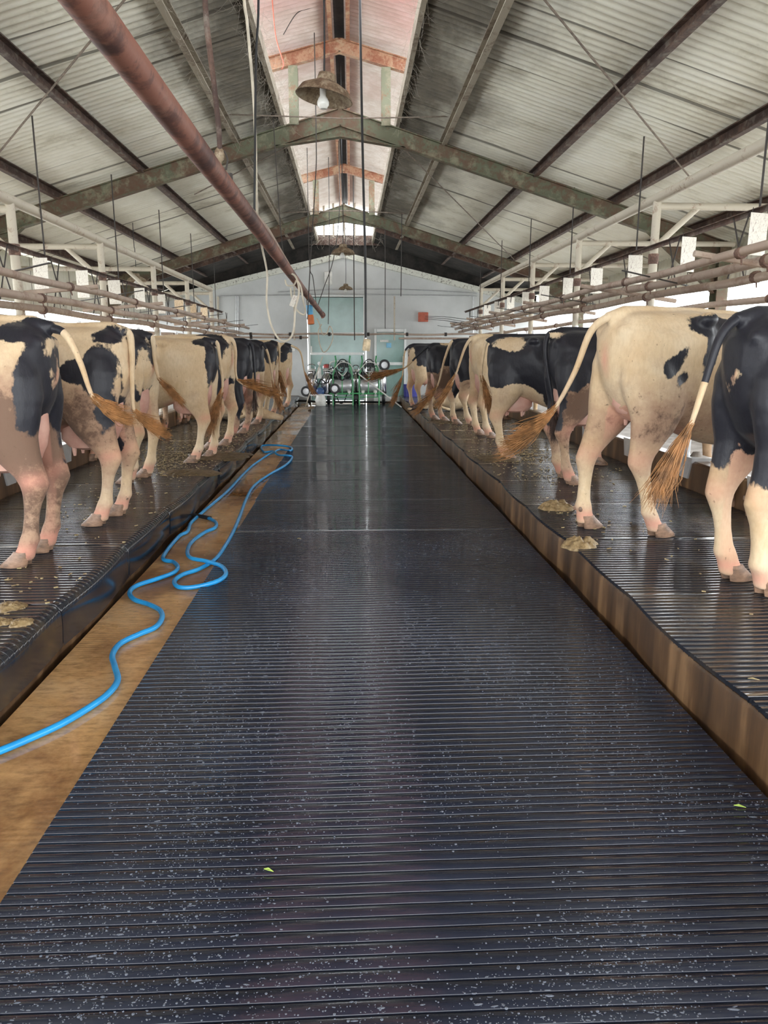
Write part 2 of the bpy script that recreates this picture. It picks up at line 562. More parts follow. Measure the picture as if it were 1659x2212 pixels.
# ------------------------------------------------------------------ setting: floor, curbs, platforms
Y0, YW = -3.5, 21.5
PH = .25
XR, XL = 1.40, -1.44
MR, ML = 3.02, -2.92
mb = MB(); mb.box((-.04, (Y0 + YW) / 2, -.06), (2.74, YW - Y0, .12))
tag(mb.build('floor', M['floor']), 'wet ochre concrete floor strip between left gutter and black aisle mats', kind='structure')
mb = MB(); mb.box((0, (Y0 + YW) / 2, -.13), (13.6, YW - Y0, .10))
tag(mb.build('floor_gutters', M['gutter']), 'dark grimy gutters along both curbs', kind='structure')
mb = MB(); mb.box((0, 9, -.35), (90, 90, .3))
tag(mb.build('ground', M['ground']), 'pale outdoor yard around the barn', kind='structure')


def edge_wave(y, side):
    a = (y - 3.5) % 1.13 / 1.13
    return .022 * math.sin(a * math.pi) + .012 * math.sin(y * 2.3 + side) - .012


def curb(side):
    X = XR if side > 0 else XL
    rings = []
    n = 260
    for i in range(n + 1):
        y = Y0 + (YW - .0 - Y0) * i / n
        e = edge_wave(y, side) * side
        xs = X - e if side > 0 else X - e
        out = MR if side > 0 else ML
        t = side
        rings.append([Vector((xs + t * .015, y, -.10)), Vector((xs, y, .02)), Vector((xs, y, PH - .045)), Vector((xs + t * .008, y, PH - .03)), Vector((xs + t * .03, y, PH - .022)), Vector((out, y, PH - .022)), Vector((out, y, -.1))])
    mb = MB(); mb.loft(rings)
    return mb.build('trim_stall_curb', M['curb'])


tag(curb(1), 'brown streaked concrete curb and stall platform on the right', kind='structure')
tag(curb(-1), 'dark stained concrete curb and stall platform on the left', kind='structure')


def ribbed(name, x0, x1, y0, y1, z, material, seed, pitch=.042, nx=22, fold=0, edge=None, zn=.003):
    """ribbed rubber mat, grooves running across; fold = side on which it turns down over the curb"""
    prof = []
    y = y0 + .004
    while y < y1 - pitch:
        for dy, dz in ((0, 0), (pitch * .80, 0), (pitch * .835, -.0012), (pitch * .85, -.005), (pitch * .955, -.005), (pitch * .975, -.0012)):
            prof.append((y + dy, dz))
        y += pitch
    prof = [(y0, -.010)] + prof + [(y1 - .004, 0), (y1, -.010)]
    cols = [(x0 + (x1 - x0) * i / nx, 0.0) for i in range(nx + 1)]
    vs, fs = [], []
    m_ = len(prof)
    path = []
    if fold:
        # path from the manger side to the curb edge, then round and down
        inner, outer = (x1, x0) if fold > 0 else (x0, x1)
        r = .055
        for i in range(nx):
            path.append((inner + (outer - inner) * i / nx, 0.0, 1.0))
        for k in range(9):
            a = math.pi / 2 * k / 8
            path.append((outer - fold * 0 + (-fold) * (-r + r * math.sin(a)) * 1.0, -(r - r * math.cos(a)), 1.0 - .1 * k))
        path.append((path[-1][0] , -.12, .1)); path.append((path[-1][0] + fold * .006, -.20, .05))
    else:
        path = [(x, 0.0, 1.0) for x, _ in cols]
    for (y, dz) in prof:
        for (x, pz, g) in path:
            w = noise.noise(Vector((x * 1.4, y * 1.1, seed * 7.3))) * zn + noise.noise(Vector((x * 5, y * 4, seed * 3.1))) * zn * .35
            yy = y + .006 * noise.noise(Vector((x * .9, y * .3, seed)))
            ed = 0
            if edge and abs(x - (edge[0])) < .6:
                ed = edge[1](y) * (1 - abs(x - edge[0]) / .6)
            lift = 0
            if y - y0 < .05: lift = -.0
            vs.append((x + ed, yy, z + pz + dz * g + w))
    k = len(path)
    for i in range(m_ - 1):
        for j in range(k - 1):
            fs.append((i * k + j, i * k + j + 1, (i + 1) * k + j + 1, (i + 1) * k + j))
    # sides and underside skirt
    b = len(vs)
    th = .018
    for (y, dz) in (prof[0], prof[-1]):
        for (x, pz, g) in path:
            vs.append((x, y, z + pz - th))
    for j in range(k - 1):
        fs.append((j, b + j, b + j + 1, j + 1))
        q = (m_ - 1) * k
        fs.append((q + j, q + j + 1, b + k + j + 1, b + k + j))
    c = len(vs)
    for i in range(m_):
        for j in (0, k - 1):
            v = vs[i * k + j]
            vs.append((v[0], v[1], v[2] - th))
    for i in range(m_ - 1):
        fs.append((i * k, (i + 1) * k, c + 2 * (i + 1), c + 2 * i))
        fs.append((i * k + k - 1, c + 2 * i + 1, c + 2 * (i + 1) + 1, (i + 1) * k + k - 1))
    me = bpy.data.meshes.new(name); me.from_pydata(vs, [], fs); me.update()
    me.polygons.foreach_set('use_smooth', [True] * len(me.polygons))
    me.set_sharp_from_angle(angle=math.radians(50))
    me.materials.append(material)
    o = bpy.data.objects.new(name, me); C.objects.link(o)
    return o


aisle = [(-1.2, 5.92), (5.93, 7.2), (7.21, 8.35), (8.36, 9.9), (9.91, 11.55), (11.56, 12.9), (12.91, 14.6), (14.61, 17.2), (17.21, 21.0)]
where = ['long nearest black ribbed rubber aisle mat covered in water drops', 'black ribbed aisle mat just beyond the long nearest one',
         'third black aisle mat, with faint oily colours', 'fourth black aisle mat, beside the far end of the blue hose',
         'fifth black aisle mat, just beyond the blue hose loop', 'sixth black aisle mat, narrow one with worn dark patches',
         'seventh black aisle mat, smooth grey in the distance', 'eighth black aisle mat, second from the milking trolleys',
         'farthest black aisle mat, ending at the milking trolleys']
for i, (a, b) in enumerate(aisle):
    o = ribbed('rubber_aisle_mat', -.943 + .006 * math.sin(i * 2), 1.355, a, b, .018, M['aisle_mat'], i, nx=30 if i == 0 else 14, pitch=.042 if i < 4 else .05)
    tag(o, where[i], 'rubber mat', 'black rubber mats down the aisle')
seams = [-1.02, .11, 1.24, 2.37, 3.5, 4.65, 5.77, 6.9, 8.05, 9.2, 10.35, 11.5, 12.65, 13.8, 14.95, 16.1, 17.3, 18.5, 20.9]
near_words = ['under the viewer end', 'second from the near end', 'third from the near end', 'fourth from the near end, before the first cow', 'under the nearest cow',
              'under the second cow', 'under the third cow', 'seventh, past the nearest cows', 'eighth from the near end', 'ninth from the near end', 'tenth from the near end',
              'eleventh from the near end', 'twelfth from the near end', 'thirteenth from the near end', 'fourth from the back wall', 'third from the back wall',
              'second from the back wall', 'nearest the back wall']
for i in range(len(seams) - 1):
    a, b = seams[i] + .004, seams[i + 1] - .004
    far = i > 8
    o = ribbed('stall_mat', XR + .0, MR - .01, a, b, PH, M['stall_mat'], 40 + i, nx=8 if far else 22, pitch=.046 if not far else .06,
               edge=(XR, lambda y: -edge_wave(y, 1) - .004), zn=.004)
    tag(o, 'black stall mat on right platform, ' + near_words[i], 'rubber mat', 'black mats on the right stall platform')
    o = ribbed('stall_mat', ML + .01, XL + .012, a, b, PH, M['stall_mat'], 80 + i, nx=8 if far else 22, pitch=.046 if not far else .06, fold=-1,
               edge=(XL, lambda y: edge_wave(y, -1) + .012), zn=.004)
    tag(o, 'black stall mat folded over left curb, ' + near_words[i], 'rubber mat', 'black mats on the left stall platform')

# manger walls, feed alleys, outer low walls
for sd, X, nm in ((1, MR, 'right'), (-1, ML, 'left')):
    mb = MB(); mb.box((X + sd * .08, (Y0 + YW) / 2, .20), (.16, YW - Y0, .60))
    tag(mb.build('trim_manger_curb', M['curb']), f'stained concrete manger kerb along the {nm} stalls', kind='structure')
    mb = MB(); mb.box((X + sd * 1.25, (Y0 + YW) / 2, .12), (2.2, YW - Y0, .24))
    tag(mb.build('floor_feed_alley', M['concrete']), f'grey concrete feed alley floor on the {nm}', kind='structure')
    mb = MB(); mb.box((sd * 5.35, (Y0 + YW) / 2, .40), (.15, YW - Y0, .90))
    tag(mb.build(f'wall_{nm}', M['outside_white']), f'low white outer wall on the {nm}', kind='structure')
    # cladding band above the open side
    zb = 2.38 if sd > 0 else 2.24
    vs, fs = [], []
    ny = 800
    for i in range(ny + 1):
        y = Y0 + (YW - Y0) * i / ny
        xw = sd * 5.42 + .012 * math.sin(y * 2 * math.pi / .125)
        vs += [(xw, y, zb), (xw, y, 3.02)]
    for i in range(ny): fs.append((2 * i, 2 * i + 1, 2 * i + 3, 2 * i + 2))
    mb = MB(); mb.add(vs, fs)
    o = mb.build(f'wall_cladding_{nm}', M['roof'], fix=False)
    sm = o.modifiers.new('t', 'SOLIDIFY'); sm.thickness = .006
    tag(o, f'corrugated pale cladding strip above the open {nm} side', kind='structure')

# ------------------------------------------------------------------ roof
RX, ZR, SL = -.10, 4.69, .305


def zroof(off): return ZR - SL * off


def sheet(name, x0, x1, z0, z1, ya, yb, per, amp, material, label, th=.006):
    n = int((yb - ya) / per * 8)
    vs, fs = [], []
    nxs = 5
    for i in range(n + 1):
        y = ya + (yb - ya) * i / n
        w = amp * math.sin(2 * math.pi * y / per)
        for j in range(nxs):
            t = j / (nxs - 1)
            vs.append((x0 + (x1 - x0) * t, y, z0 + (z1 - z0) * t + w + .004 * noise.noise(Vector((x0 + t * 3, y * .9, 0)))))
    for i in range(n):
        for j in range(nxs - 1):
            fs.append((i * nxs + j, i * nxs + j + 1, (i + 1) * nxs + j + 1, (i + 1) * nxs + j))
    mb = MB(); mb.add(vs, fs)
    o = mb.build(name, material, fix=False)
    s_ = o.modifiers.new('t', 'SOLIDIFY'); s_.thickness = th; s_.offset = 1
    tag(o, label, kind='structure')
    return o


for sd, nm in ((1, 'right'), (-1, 'left')):
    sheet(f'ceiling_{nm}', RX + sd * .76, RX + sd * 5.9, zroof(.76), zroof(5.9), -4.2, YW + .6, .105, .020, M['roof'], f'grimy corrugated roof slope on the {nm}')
    sheet(f'ceiling_lantern_{nm}', RX + sd * .065, RX + sd * 1.12, 5.47, 5.47 - .26 * 1.05, -4.2, YW + .6, .105, .016, M['lantern_sheet'], f'pinkish translucent ridge lantern sheets, {nm} slope')
    mb = MB(); mb.beam((RX + sd * 3.05, 18.75, zroof(3.05) - .05), (RX + sd * 3.05, 18.76, zroof(3.05) - .05), .01, .01)
mb = MB()
mb.beam((RX, -4.2, 5.50), (RX, YW + .6, 5.50), .26, .02)
tag(mb.build('ceiling_ridge_cap', M['black_lining']), 'dark ridge cap over the lantern', kind='structure')
# blackened last bay under the roof and the lantern end
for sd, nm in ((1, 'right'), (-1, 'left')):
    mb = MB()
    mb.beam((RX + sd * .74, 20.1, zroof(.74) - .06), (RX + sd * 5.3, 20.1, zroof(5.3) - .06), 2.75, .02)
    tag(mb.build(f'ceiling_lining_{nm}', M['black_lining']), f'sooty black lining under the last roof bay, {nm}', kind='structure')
    mb = MB()
    mb.beam((RX + sd * .76, 18.8, zroof(.76) - .10), (RX + sd * 5.3, 18.8, zroof(5.3) - .10), .05, .18)
    tag(mb.build('trim_lining_edge', M['purlin']), f'dark board at the edge of the black lining, {nm}', kind='structure')

# lantern purlins beside the dark slot, edge beams, purlins under the slopes
def struct_beam(nm, a, b, w, h, m_, lab):
    mb = MB(); mb.beam(a, b, w, h)
    return tag(mb.build(nm, m_), lab, kind='structure')


for sd, nm in ((1, 'right'), (-1, 'left')):
    struct_beam('beam_lantern_purlin', (RX + sd * .11, -4, 5.39), (RX + sd * .11, YW, 5.39), .05, .09, M['lantern'], f'orange rusted purlin beside the ridge slot, {nm}')
    struct_beam('beam_lantern_edge', (RX + sd * .76, -4, zroof(.76) - .02), (RX + sd * .76, YW, zroof(.76) - .02), .05, .14, M['pale_purlin'], f'dusty edge beam of the ridge opening, {nm}')
    for k, offp in enumerate((1.40, 2.64, 3.75, 4.90)):
        mm = M['pale_purlin'] if k == 0 else M['purlin']
        mb = MB()
        z = zroof(offp) - .075
        mb.beam((RX + sd * offp, -4, z), (RX + sd * offp, 20.9, z), .012, .12)
        mb.beam((RX + sd * (offp - .03), -4, z - .055), (RX + sd * (offp - .03), 20.9, z - .055), .06, .012)
        mb.beam((RX + sd * (offp - .03), -4, z + .055), (RX + sd * (offp - .03), 20.9, z + .055), .06, .012)
        tag(mb.build('beam_purlin', mm), f'rusty roof purlin, {("first", "second", "third", "outermost")[k]} from the ridge, {nm}', kind='structure')

# rafters
for k, yf in enumerate((-2.4, 4.1, 10.6, 17.1)):
    word = ('behind the viewer', 'over the near stalls', 'nearer visible', 'farther visible')[k]
    mb = MB()
    for sd in (1, -1):
        a = Vector((RX, yf, ZR - .24)); b = Vector((RX + sd * 5.35, yf, zroof(5.35) - .24))
        mb.ibeam(a, b, .11, .20)
        # haunch at ridge and at column
        mb.add([(RX, yf - .006, ZR - .34), (RX, yf - .006, ZR - .47), (RX + sd * .85, yf - .006, zroof(.85) - .33), (RX, yf + .006, ZR - .34), (RX, yf + .006, ZR - .47), (RX + sd * .85, yf + .006, zroof(.85) - .33)],
               [(0, 1, 2), (5, 4, 3), (0, 3, 4, 1), (1, 4, 5, 2), (2, 5, 3, 0)])
        mb.beam((RX, yf, ZR - .475), (RX + sd * .86, yf, zroof(.86) - .34), .11, .012)
        c0 = Vector((RX + sd * 5.2, yf, zroof(5.2) - .34)); c1 = Vector((RX + sd * 4.2, yf, zroof(4.2) - .34)); c2 = Vector((RX + sd * 5.2, yf, zroof(5.2) - .85))
        q = Vector((0, .006, 0))
        mb.add([c0 - q, c1 - q, c2 - q, c0 + q, c1 + q, c2 + q], [(0, 1, 2), (5, 4, 3), (0, 3, 4, 1), (1, 4, 5, 2), (2, 5, 3, 0)])
        mb.beam(c1, c2, .10, .012)
    mb.beam((RX, yf, ZR - .12), (RX, yf, ZR - .49), .12, .016)
    tag(mb.build('beam_rafter', M['rafter']), f'green rusty gable rafter frame, {word}', kind='structure')
    mb = MB()
    for sd in (1, -1):
        mb.ibeam((RX, yf, 5.30), (RX + sd * .98, yf, 5.30 - .26 * .98), .09, .15)
    mb.beam((RX, yf, 5.39), (RX, yf, 5.20), .10, .014)
    tag(mb.build('beam_lantern_rafter', M['lantern']), f'orange rusted lantern rafter, {word}', kind='structure')
    for sd, nm in ((1, 'right'), (-1, 'left')):
        mb = MB()
        mb.ibeam((RX + sd * .60, yf, zroof(.60) - .16), (RX + sd * .60, yf, 5.12 - .26 * .6 + .08), .12, .10)
        tag(mb.build('column_lantern', M['lantern_post']), f'green rusty lantern post, {nm}, {word}', kind='structure')
        mb = MB(); mb.ibeam((RX + sd * 5.28, yf, -.2), (RX + sd * 5.28, yf, zroof(5.28) - .15), .16, .20)
        tag(mb.build('column', M['rafter']), f'green rusted steel column on the {nm}, {word}', kind='structure')

# ------------------------------------------------------------------ end wall, doors
mb = MB()
hw, zt = 5.6, 4.12
prof = [(-hw, 0), (-1.20, 0), (-1.20, 3.02), (.47, 3.02), (.47, 0), (hw, 0), (hw, zt - .24 * (hw + .15)), (-.15, zt), (-hw, zt - .24 * (hw - .15))]
n = len(prof)
vs = [(x, YW, z - .1 if z == 0 else z) for x, z in prof] + [(x, YW + .18, z - .1 if z == 0 else z) for x, z in prof]
mb.add(vs, [tuple(range(n)), tuple(range(2 * n - 1, n - 1, -1))] + [(i, i + n, (i + 1) % n + n, (i + 1) % n) for i in range(n)])
o = mb.build('wall_back', M['wall'], smooth=False)
tag(o, 'pale grey plastered end wall with two green glass doors', kind='structure')
for sd in (1, -1):
    struct_beam('trim_1' if sd > 0 else 'trim_2', (-.15, YW - .03, zt - .06), (sd * 5.5, YW - .03, zt - .06 - .24 * (5.5 + sd * .15)), .12, .15, M['trim'], f'spotted white sloping band on top of end wall, {"right" if sd > 0 else "left"}')
# dark infill above wall up to lantern base, slats with light between at the lantern end
mb = MB()
mb.add([(-5.4, YW + .1, 2.75), (5.3, YW + .1, 2.7), (5.3, YW + .1, 3.0), (.72, YW + .1, 4.55), (-.92, YW + .1, 4.55), (-5.4, YW + .1, 3.0)], [(0, 1, 2, 3, 4, 5)])
o = mb.build('wall_gable_infill', M['black_lining'], smooth=False)
s_ = o.modifiers.new('t', 'SOLIDIFY'); s_.thickness = .03
tag(o, 'black boarding above the end wall', kind='structure')
ZE = PY(742, 508, YW).z
struct_beam('beam_lantern_end', (-1.2, YW + .02, ZE - .13), (1.0, YW + .02, ZE - .13), .06, .26, M['purlin'], 'dark board below the bright lantern end')
for k, x in enumerate((-.98, -.68, -.42, -.12, .16, .42, .70)):
    struct_beam('trim_lantern_slat', (x, YW, ZE - .05), (x, YW, 5.4), .05, .05, M['pale_purlin'], f'upright slat in the bright lantern end, {("first", "second", "third", "fourth", "fifth", "sixth", "last")[k]} from the left')


def flat_door(name, x0, x1, zt_, rails, yy, label, fw=.07):
    t = empty(name, ((x0 + x1) / 2, yy, 0)); tag(t, label, kind='structure')
    cx = (x0 + x1) / 2; w = x1 - x0
    mb = MB()
    mb.beam((-w / 2 + fw / 2, 0, .0), (-w / 2 + fw / 2, 0, zt_), .06, fw)
    mb.beam((w / 2 - fw / 2, 0, .0), (w / 2 - fw / 2, 0, zt_), .06, fw)
    for z in [fw / 2, zt_ - fw / 2] + rails:
        mb.beam((-w / 2 + fw, 0, z), (w / 2 - fw, 0, z), .06, fw)
    mb.build('door_frame', M['white_frame'], t, smooth=False)
    zs = [fw] + [z for z in rails] + [zt_ - fw]
    for a, b in zip(zs[:-1], zs[1:]):
        mb = MB(); mb.box((0, .01, (a + b) / 2), (w - 2 * fw + .01, .012, b - a - fw * .5))
        mb.build('glass_pane', M['glass'], t, smooth=False)
    return t


mb = MB()
d1 = flat_door('door_1', -1.18, .45, 3.02, [1.40, 1.95], YW + .03, 'tall sliding door of green glass with white frame in end wall')
mb.box((-.72, -.05, 1.5), (.03, .05, .22)); mb.build('door_handle', M['white_plastic'], d1)
d2 = flat_door('door_2', .68, 1.60, 2.08, [1.12], YW - .06, 'lower green glass door with white frame right of the tall door', .08)
mb = MB(); mb.box((.40, -.05, 1.2), (.10, .05, .26)); mb.build('door_handle', M['white_plastic'], d2)
mb = MB(); mb.box((0, -.10, .10), (.95, .04, .20)); mb.build('kick_board', M['white_frame'], d2)
YB = YW - .13
mb = MB(); a = PY(824, 738, YB); mb.box((a.x + .08, YB + .02, a.z + .02), (.24, .012, .06))
tag(mb.build('paper_notice', M['white_plastic']), 'white paper strip stuck on the lower glass door', 'notice')
mb = MB(); a = PY(840, 746, YB); mb.box((a.x, YB + .02, a.z), (.14, .012, .13))
tag(mb.build('blue_sticker', simple('blue_sticker', (.25, .60, .85), .4)), 'square blue sticker under white paper on glass door', 'sticker')

# ------------------------------------------------------------------ pipework of the stalls
def tube_obj(nm, pts, r, m_, lab, cat, grp=None, n=10, par=None):
    mb = MB(); mb.tube(pts, r, n)
    o = mb.build(nm, m_, par)
    if lab: tag(o, lab, cat, grp)
    return o


cnt_words = ['nearest', 'second', 'third', 'fourth', 'fifth', 'sixth', 'seventh', 'eighth', 'ninth', 'tenth', 'eleventh', 'twelfth', 'thirteenth', 'fourteenth', 'fifteenth', 'sixteenth']
XP = {1: MR + .10, -1: ML - .20}
post_y = {1: [PX(1421, 427, XP[1]).y - 2.6, PX(1421, 427, XP[1]).y] + [PX(a, b, XP[1]).y for a, b in ((1252, 512), (1152, 563), (1087, 597), (1040, 617))],
          -1: [PX(20, 430, XP[-1]).y - 2.5] + [PX(a, b, XP[-1]).y for a, b in ((20, 430), (215, 517), (330, 570), (403, 604), (455, 622))]}
ZP = 3.0
for sd, nm in ((1, 'right'), (-1, 'left')):
    xp = XP[sd]
    zp = PX(1252, 512, xp).z if sd > 0 else PX(330, 570, xp).z
    for i, y in enumerate(post_y[sd]):
        t = empty('pipe_post', (xp, y, .48))
        tag(t, f'cream painted pipe post with side arm, {cnt_words[i]} of the {nm} row', 'pipe post', f'cream pipe posts on the {nm}')
        mb = MB(); mb.tube([(0, 0, 0), (0, 0, zp - .48 - .03)], .042, 12); mb.build('post', M['white_pipe'], t)
        mb = MB(); mb.tube([(0, 0, zp - .56), (sd * 2.15, 0, zp - .56)], .036, 10); mb.build('side_arm', M['white_pipe'], t)
        mb = MB(); mb.tube([(0, 0, zp - .96), (sd * .42, 0, zp - .57)], .030, 10); mb.build('brace', M['white_pipe'], t)
        mb = MB(); mb.tube([(0, 0, 1.90 - .05), (0, 0, 1.95)], .052, 12); mb.beam((sd * .03, -.02, 1.9), (sd * .03, .10, 1.9), .02, .03); mb.build('clamp', M['clamp'], t)
    tube_obj('long_rail', [(xp, -3, zp), (xp, post_y[sd][-1], zp)], .05, M['white_pipe'], f'long cream pipe rail on top of the {nm} posts', 'pipe rail', 'long pipe rails above the stalls', 12)
    # angle bar carrying the stall cards
    za = 2.50 if sd > 0 else 2.40
    xa = xp - sd * .0
    ybar = PX(476, 672, xa).y if sd < 0 else 20.3
    mb = MB(); mb.beam((xa - sd * .06, -3, za), (xa - sd * .06, ybar, za), .035, .006); mb.beam((xa - sd * .045, -3, za - .018), (xa - sd * .045, ybar, za - .018), .006, .04)
    tag(mb.build('angle_bar', M['purlin']), f'dark rusted angle bar carrying the cards on the {nm}', 'bar')
    # rails
    rails = ((2.55, 2.08, .030), (2.90, 2.07, .036), (3.0, 1.99, .034), (3.3, 1.86, .028)) if sd > 0 else ((-2.5, 2.02, .030), (-2.88, 1.94, .036), (-3.0, 1.85, .034), (-3.25, 1.76, .028))
    for k, (x, z, r) in enumerate(rails):
        ye = 19.0 if k == 0 else 20.8
        mb = MB()
        P = [(x, -3 + i * (ye + 3) / 24, z + .012 * math.sin(i * 1.7 + k)) for i in range(25)]
        mb.tube(P, r, 10)
        t = tag(mb.build('stall_rail', M['rail_pipe']), f'brown dusty pipe rail along the {nm} stalls, {("innermost and highest", "second from the aisle", "third from the aisle", "lowest and outermost")[k]}', 'pipe rail', f'pipe rails above cows on the {nm}')
        for j in range(9):
            yy = 2.9 + j * 2.06 + .31 * k
            if yy > ye - .5: break
            mb = MB(); mb.tube([(x, yy - .025, z), (x, yy + .025, z)], r * 1.3, 10)
            mb.tube([(x, yy, z), (x + .015, yy + .01, z - .075)], .006, 6)
            mb.build('clamp', M['clamp'], t)
    # cross pieces joining posts and rails
    for i, y in enumerate(post_y[sd]):
        mb = MB(); mb.tube([(sd * 2.40, y + .07, 2.02 + (.06 if sd > 0 else 0) + .04), (xp + sd * .3, y + .07, 1.97)], .022, 8)
        tag(mb.build('cross_pipe', M['rail_pipe']), f'short brown pipe crossing the {nm} rails at the {cnt_words[i]} post', 'pipe', f'short cross pipes on the {nm}')
        mb = MB(); mb.beam((sd * 2.2, y + .9, 2.09), (xp, y + 1.6, 2.02), .02, .008)
        tag(mb.build('flat_bar', M['dark_rod']), f'dark flat bar slanting over the {nm} rails past the {cnt_words[i]} post', 'bar', f'slanting flat bars on the {nm}')
    # stall dividers: upright pipes out of the manger curb with crossed rods, one per stall
    for j in range(14):
        y = (3.0 if sd > 0 else 2.8) + j * 1.22
        mb = MB(); mb.tube([(xp - sd * .02, y, .45), (xp - sd * .02, y, 1.80)], .026, 8)
        tag(mb.build('stall_divider', M['alu']), f'grey upright stall pipe in the {nm} manger kerb, {cnt_words[j]} from the viewer', 'pipe', f'upright stall pipes on the {nm}')
        t = empty('crossed_rods', (xp - sd * .06, y + .55, za))
        tag(t, f'pair of thin dark rods crossing under the {nm} card bar, {cnt_words[j]} from the viewer', 'rods', f'crossed rods on the {nm}')
        mb = MB(); mb.tube([(0, -.12, 0), (0, .14, -.47)], .007, 6); mb.build('rod', M['dark_rod'], t)
        mb = MB(); mb.tube([(sd * .012, .16, 0), (sd * .012, -.10, -.50)], .007, 6); mb.build('rod', M['dark_rod'], t)
        if j % 2 == 0:
            zz = zroof(abs(xp - RX)) - .08
            tube_obj('hanger_rod', [(xp - sd * .06, y + .3, za), (xp - sd * .06, y + .3, zz)], .008, M['dark_rod'], f'thin dark rod hanging from roof to the {nm} card bar, {cnt_words[j // 2]} from the viewer', 'rod', f'hanger rods on the {nm}', 6)

# stall cards
cards_r = [(1640, 436, 527, 52), (1488, 489, 569, 43), (1372, 537, 602, 30), (1289, 571, 624, 24), (1227, 593, 642, 18), (1176, 611, 654, 14), (1137, 628, 665, 12), (1103, 640, 672, 9), (1076, 652, 680, 9), (1053, 662, 686, 7)]
cards_l = [(88, 549, 616, 37), (178, 579, 635, 28), (247, 601, 650, 22), (302, 620, 663, 17), (348, 636, 672, 13), (387, 649, 680, 11), (416, 658, 690, 11), (441, 667, 695, 9)]
for sd, lst, nm in ((1, cards_r, 'right'), (-1, cards_l, 'left')):
    xa = XP[sd] - sd * .06
    za = 2.50 if sd > 0 else 2.40
    for i, (px, ya, yb, w) in enumerate(lst):
        y = PX(px, (ya + yb) / 2, xa).y
        t = empty('stall_card', (xa, y, za - .02))
        old = sd < 0 and i >= 5
        tag(t, f'{"weathered peach" if old else "white handwritten"} card hanging over the {nm} stalls, {cnt_words[i]} from the viewer', 'card', f'cards over the {nm} stalls')
        wd = .165
        mb = MB(); mb.box((0, 0, -.17), (wd, .004, .30)); b = mb.build('card', M['peach'] if old else M['card'], t)
        b.rotation_euler = (.02 * math.sin(i * 3), .02 * math.sin(i * 5 + 1), sd * (.25 + .12 * math.sin(i * 2.1)))
        mb = MB(); mb.tube([(-.06, 0, -.02), (-.055, 0, .02)], .003, 5); mb.tube([(.06, 0, -.02), (.055, 0, .02)], .003, 5); mb.build('wire', M['dark_rod'], t)

# drinking cups on manger curb
for sd, lst, nm in ((1, (2.7, 4.0, 5.3, 6.5, 7.9, 9.4), 'right'), (-1, (3.9, 6.4, 7.7, 9.0, 10.4), 'left')):
    for i, y in enumerate(lst):
        t = empty('concrete_pad', ((MR if sd > 0 else ML) + sd * .02, y, .50))
        tag(t, f'grey concrete pad on the {nm} manger kerb, {cnt_words[i]} from the viewer', 'concrete pad', f'pads on the {nm} manger kerb')
        mb = MB()
        mb.add([(-sd * .03, -.14, .03), (-sd * .03, .14, .03), (sd * .16, .14, .03), (sd * .16, -.14, .03), (-sd * .035, -.08, -.16), (-sd * .035, .08, -.16), (sd * .02, .08, -.16), (sd * .02, -.08, -.16)],
               [(0, 1, 2, 3), (7, 6, 5, 4), (0, 4, 5, 1), (1, 5, 6, 2), (2, 6, 7, 3), (3, 7, 4, 0)])
        mb.build('pad', M['alu'], t, smooth=False)
        mb = MB(); mb.lathe([(.0, .075), (.03, .07), (.055, .03), (.05, .028), (.0, .03)], (sd * .07, 0, 0), 12); mb.build('rubble', M['concrete'], t)

# ------------------------------------------------------------------ overhead: rusty pipe, rods, cables, lamps
P = [PY(133, -40, 1.55)]
px0 = Vector((-.625, 0, 2.235))
pts = [Vector((-.60, -1, 2.235)), Vector((-.60, 3, 2.235)), Vector((-.585, 4.6, 2.225)), Vector((-.60, 7, 2.235)), Vector((-.61, 10, 2.245)), Vector((-.60, 13, 2.245)), Vector((-.585, 16.6, 2.235))]
t = empty('overhead_pipe', (0, 0, 0))
tag(t, 'long thick red-brown rusty pipe slung overhead along the aisle', 'pipe')
mb = MB(); mb.tube(catmull(pts, 4), .046, 20); mb.build('pipe', M['rust_pipe'], t)
mb = MB(); mb.tube([(-.585, 4.2, 2.26), (-.57, 5.5, 2.285), (-.59, 7.6, 2.275)], .018, 10); mb.build('side_tube', M['rail_pipe'], t)
mb = MB(); mb.tube([(-.60, 4.05, 2.24), (-.605, 4.05, 2.33)], .020, 12); mb.build('stub', M['dark_rod'], t)
mb = MB(); mb.tube([(-.585, 16.55, 2.235), (-.585, 16.75, 2.235)], .06, 12); mb.tube([(-.585, 16.6, 2.3), (-.585, 16.6, 2.16)], .03, 8); mb.build('end_cap', M['rust_pipe'], t)

a = PY(475, 395, 4.15)
tube_obj('thick_rope', [Vector((PY(438, -120, 4.15).x, 4.15, zroof(abs(PY(438, -120, 4.15).x - RX)) - .01)), PY(440, -40, 4.15), PY(447, 60, 4.15), PY(462, 180, 4.15), PY(473, 280, 4.15), PY(475, 330, 4.15)], [.012, .013, .015, .014, .014, .012], M['purlin'], 'thick dusty brown rope hanging from roof to rusty pipe', 'rope')
t = empty('pulley_hook', PY(474, 335, 4.15)); tag(t, 'cobwebbed rusty hook block on the end of thick rope', 'hook')
mb = MB(); mb.ball((0, 0, 0), (.028, .018, .038), 12); mb.tube([(0, 0, -.03), (.0, 0, -.09)], .010, 8); mb.build('block', M['shade'], t)
mb = MB(); mb.tube(catmull([(-.025, 0, .02), (-.04, 0, -.02), (-.03, 0, -.06)], 5), .005, 6); mb.tube(catmull([(.025, 0, .02), (.04, 0, -.02), (.03, 0, -.07)], 5), .005, 6); mb.build('hook', M['dark_rod'], t)
q0 = PY(474, 335, 4.15)
tube_obj('cord', [PY(474, 345, 4.15) - q0, PY(478, 395, 4.15) - q0], .005, M['cream_cable'], None, None, n=6, par=t)


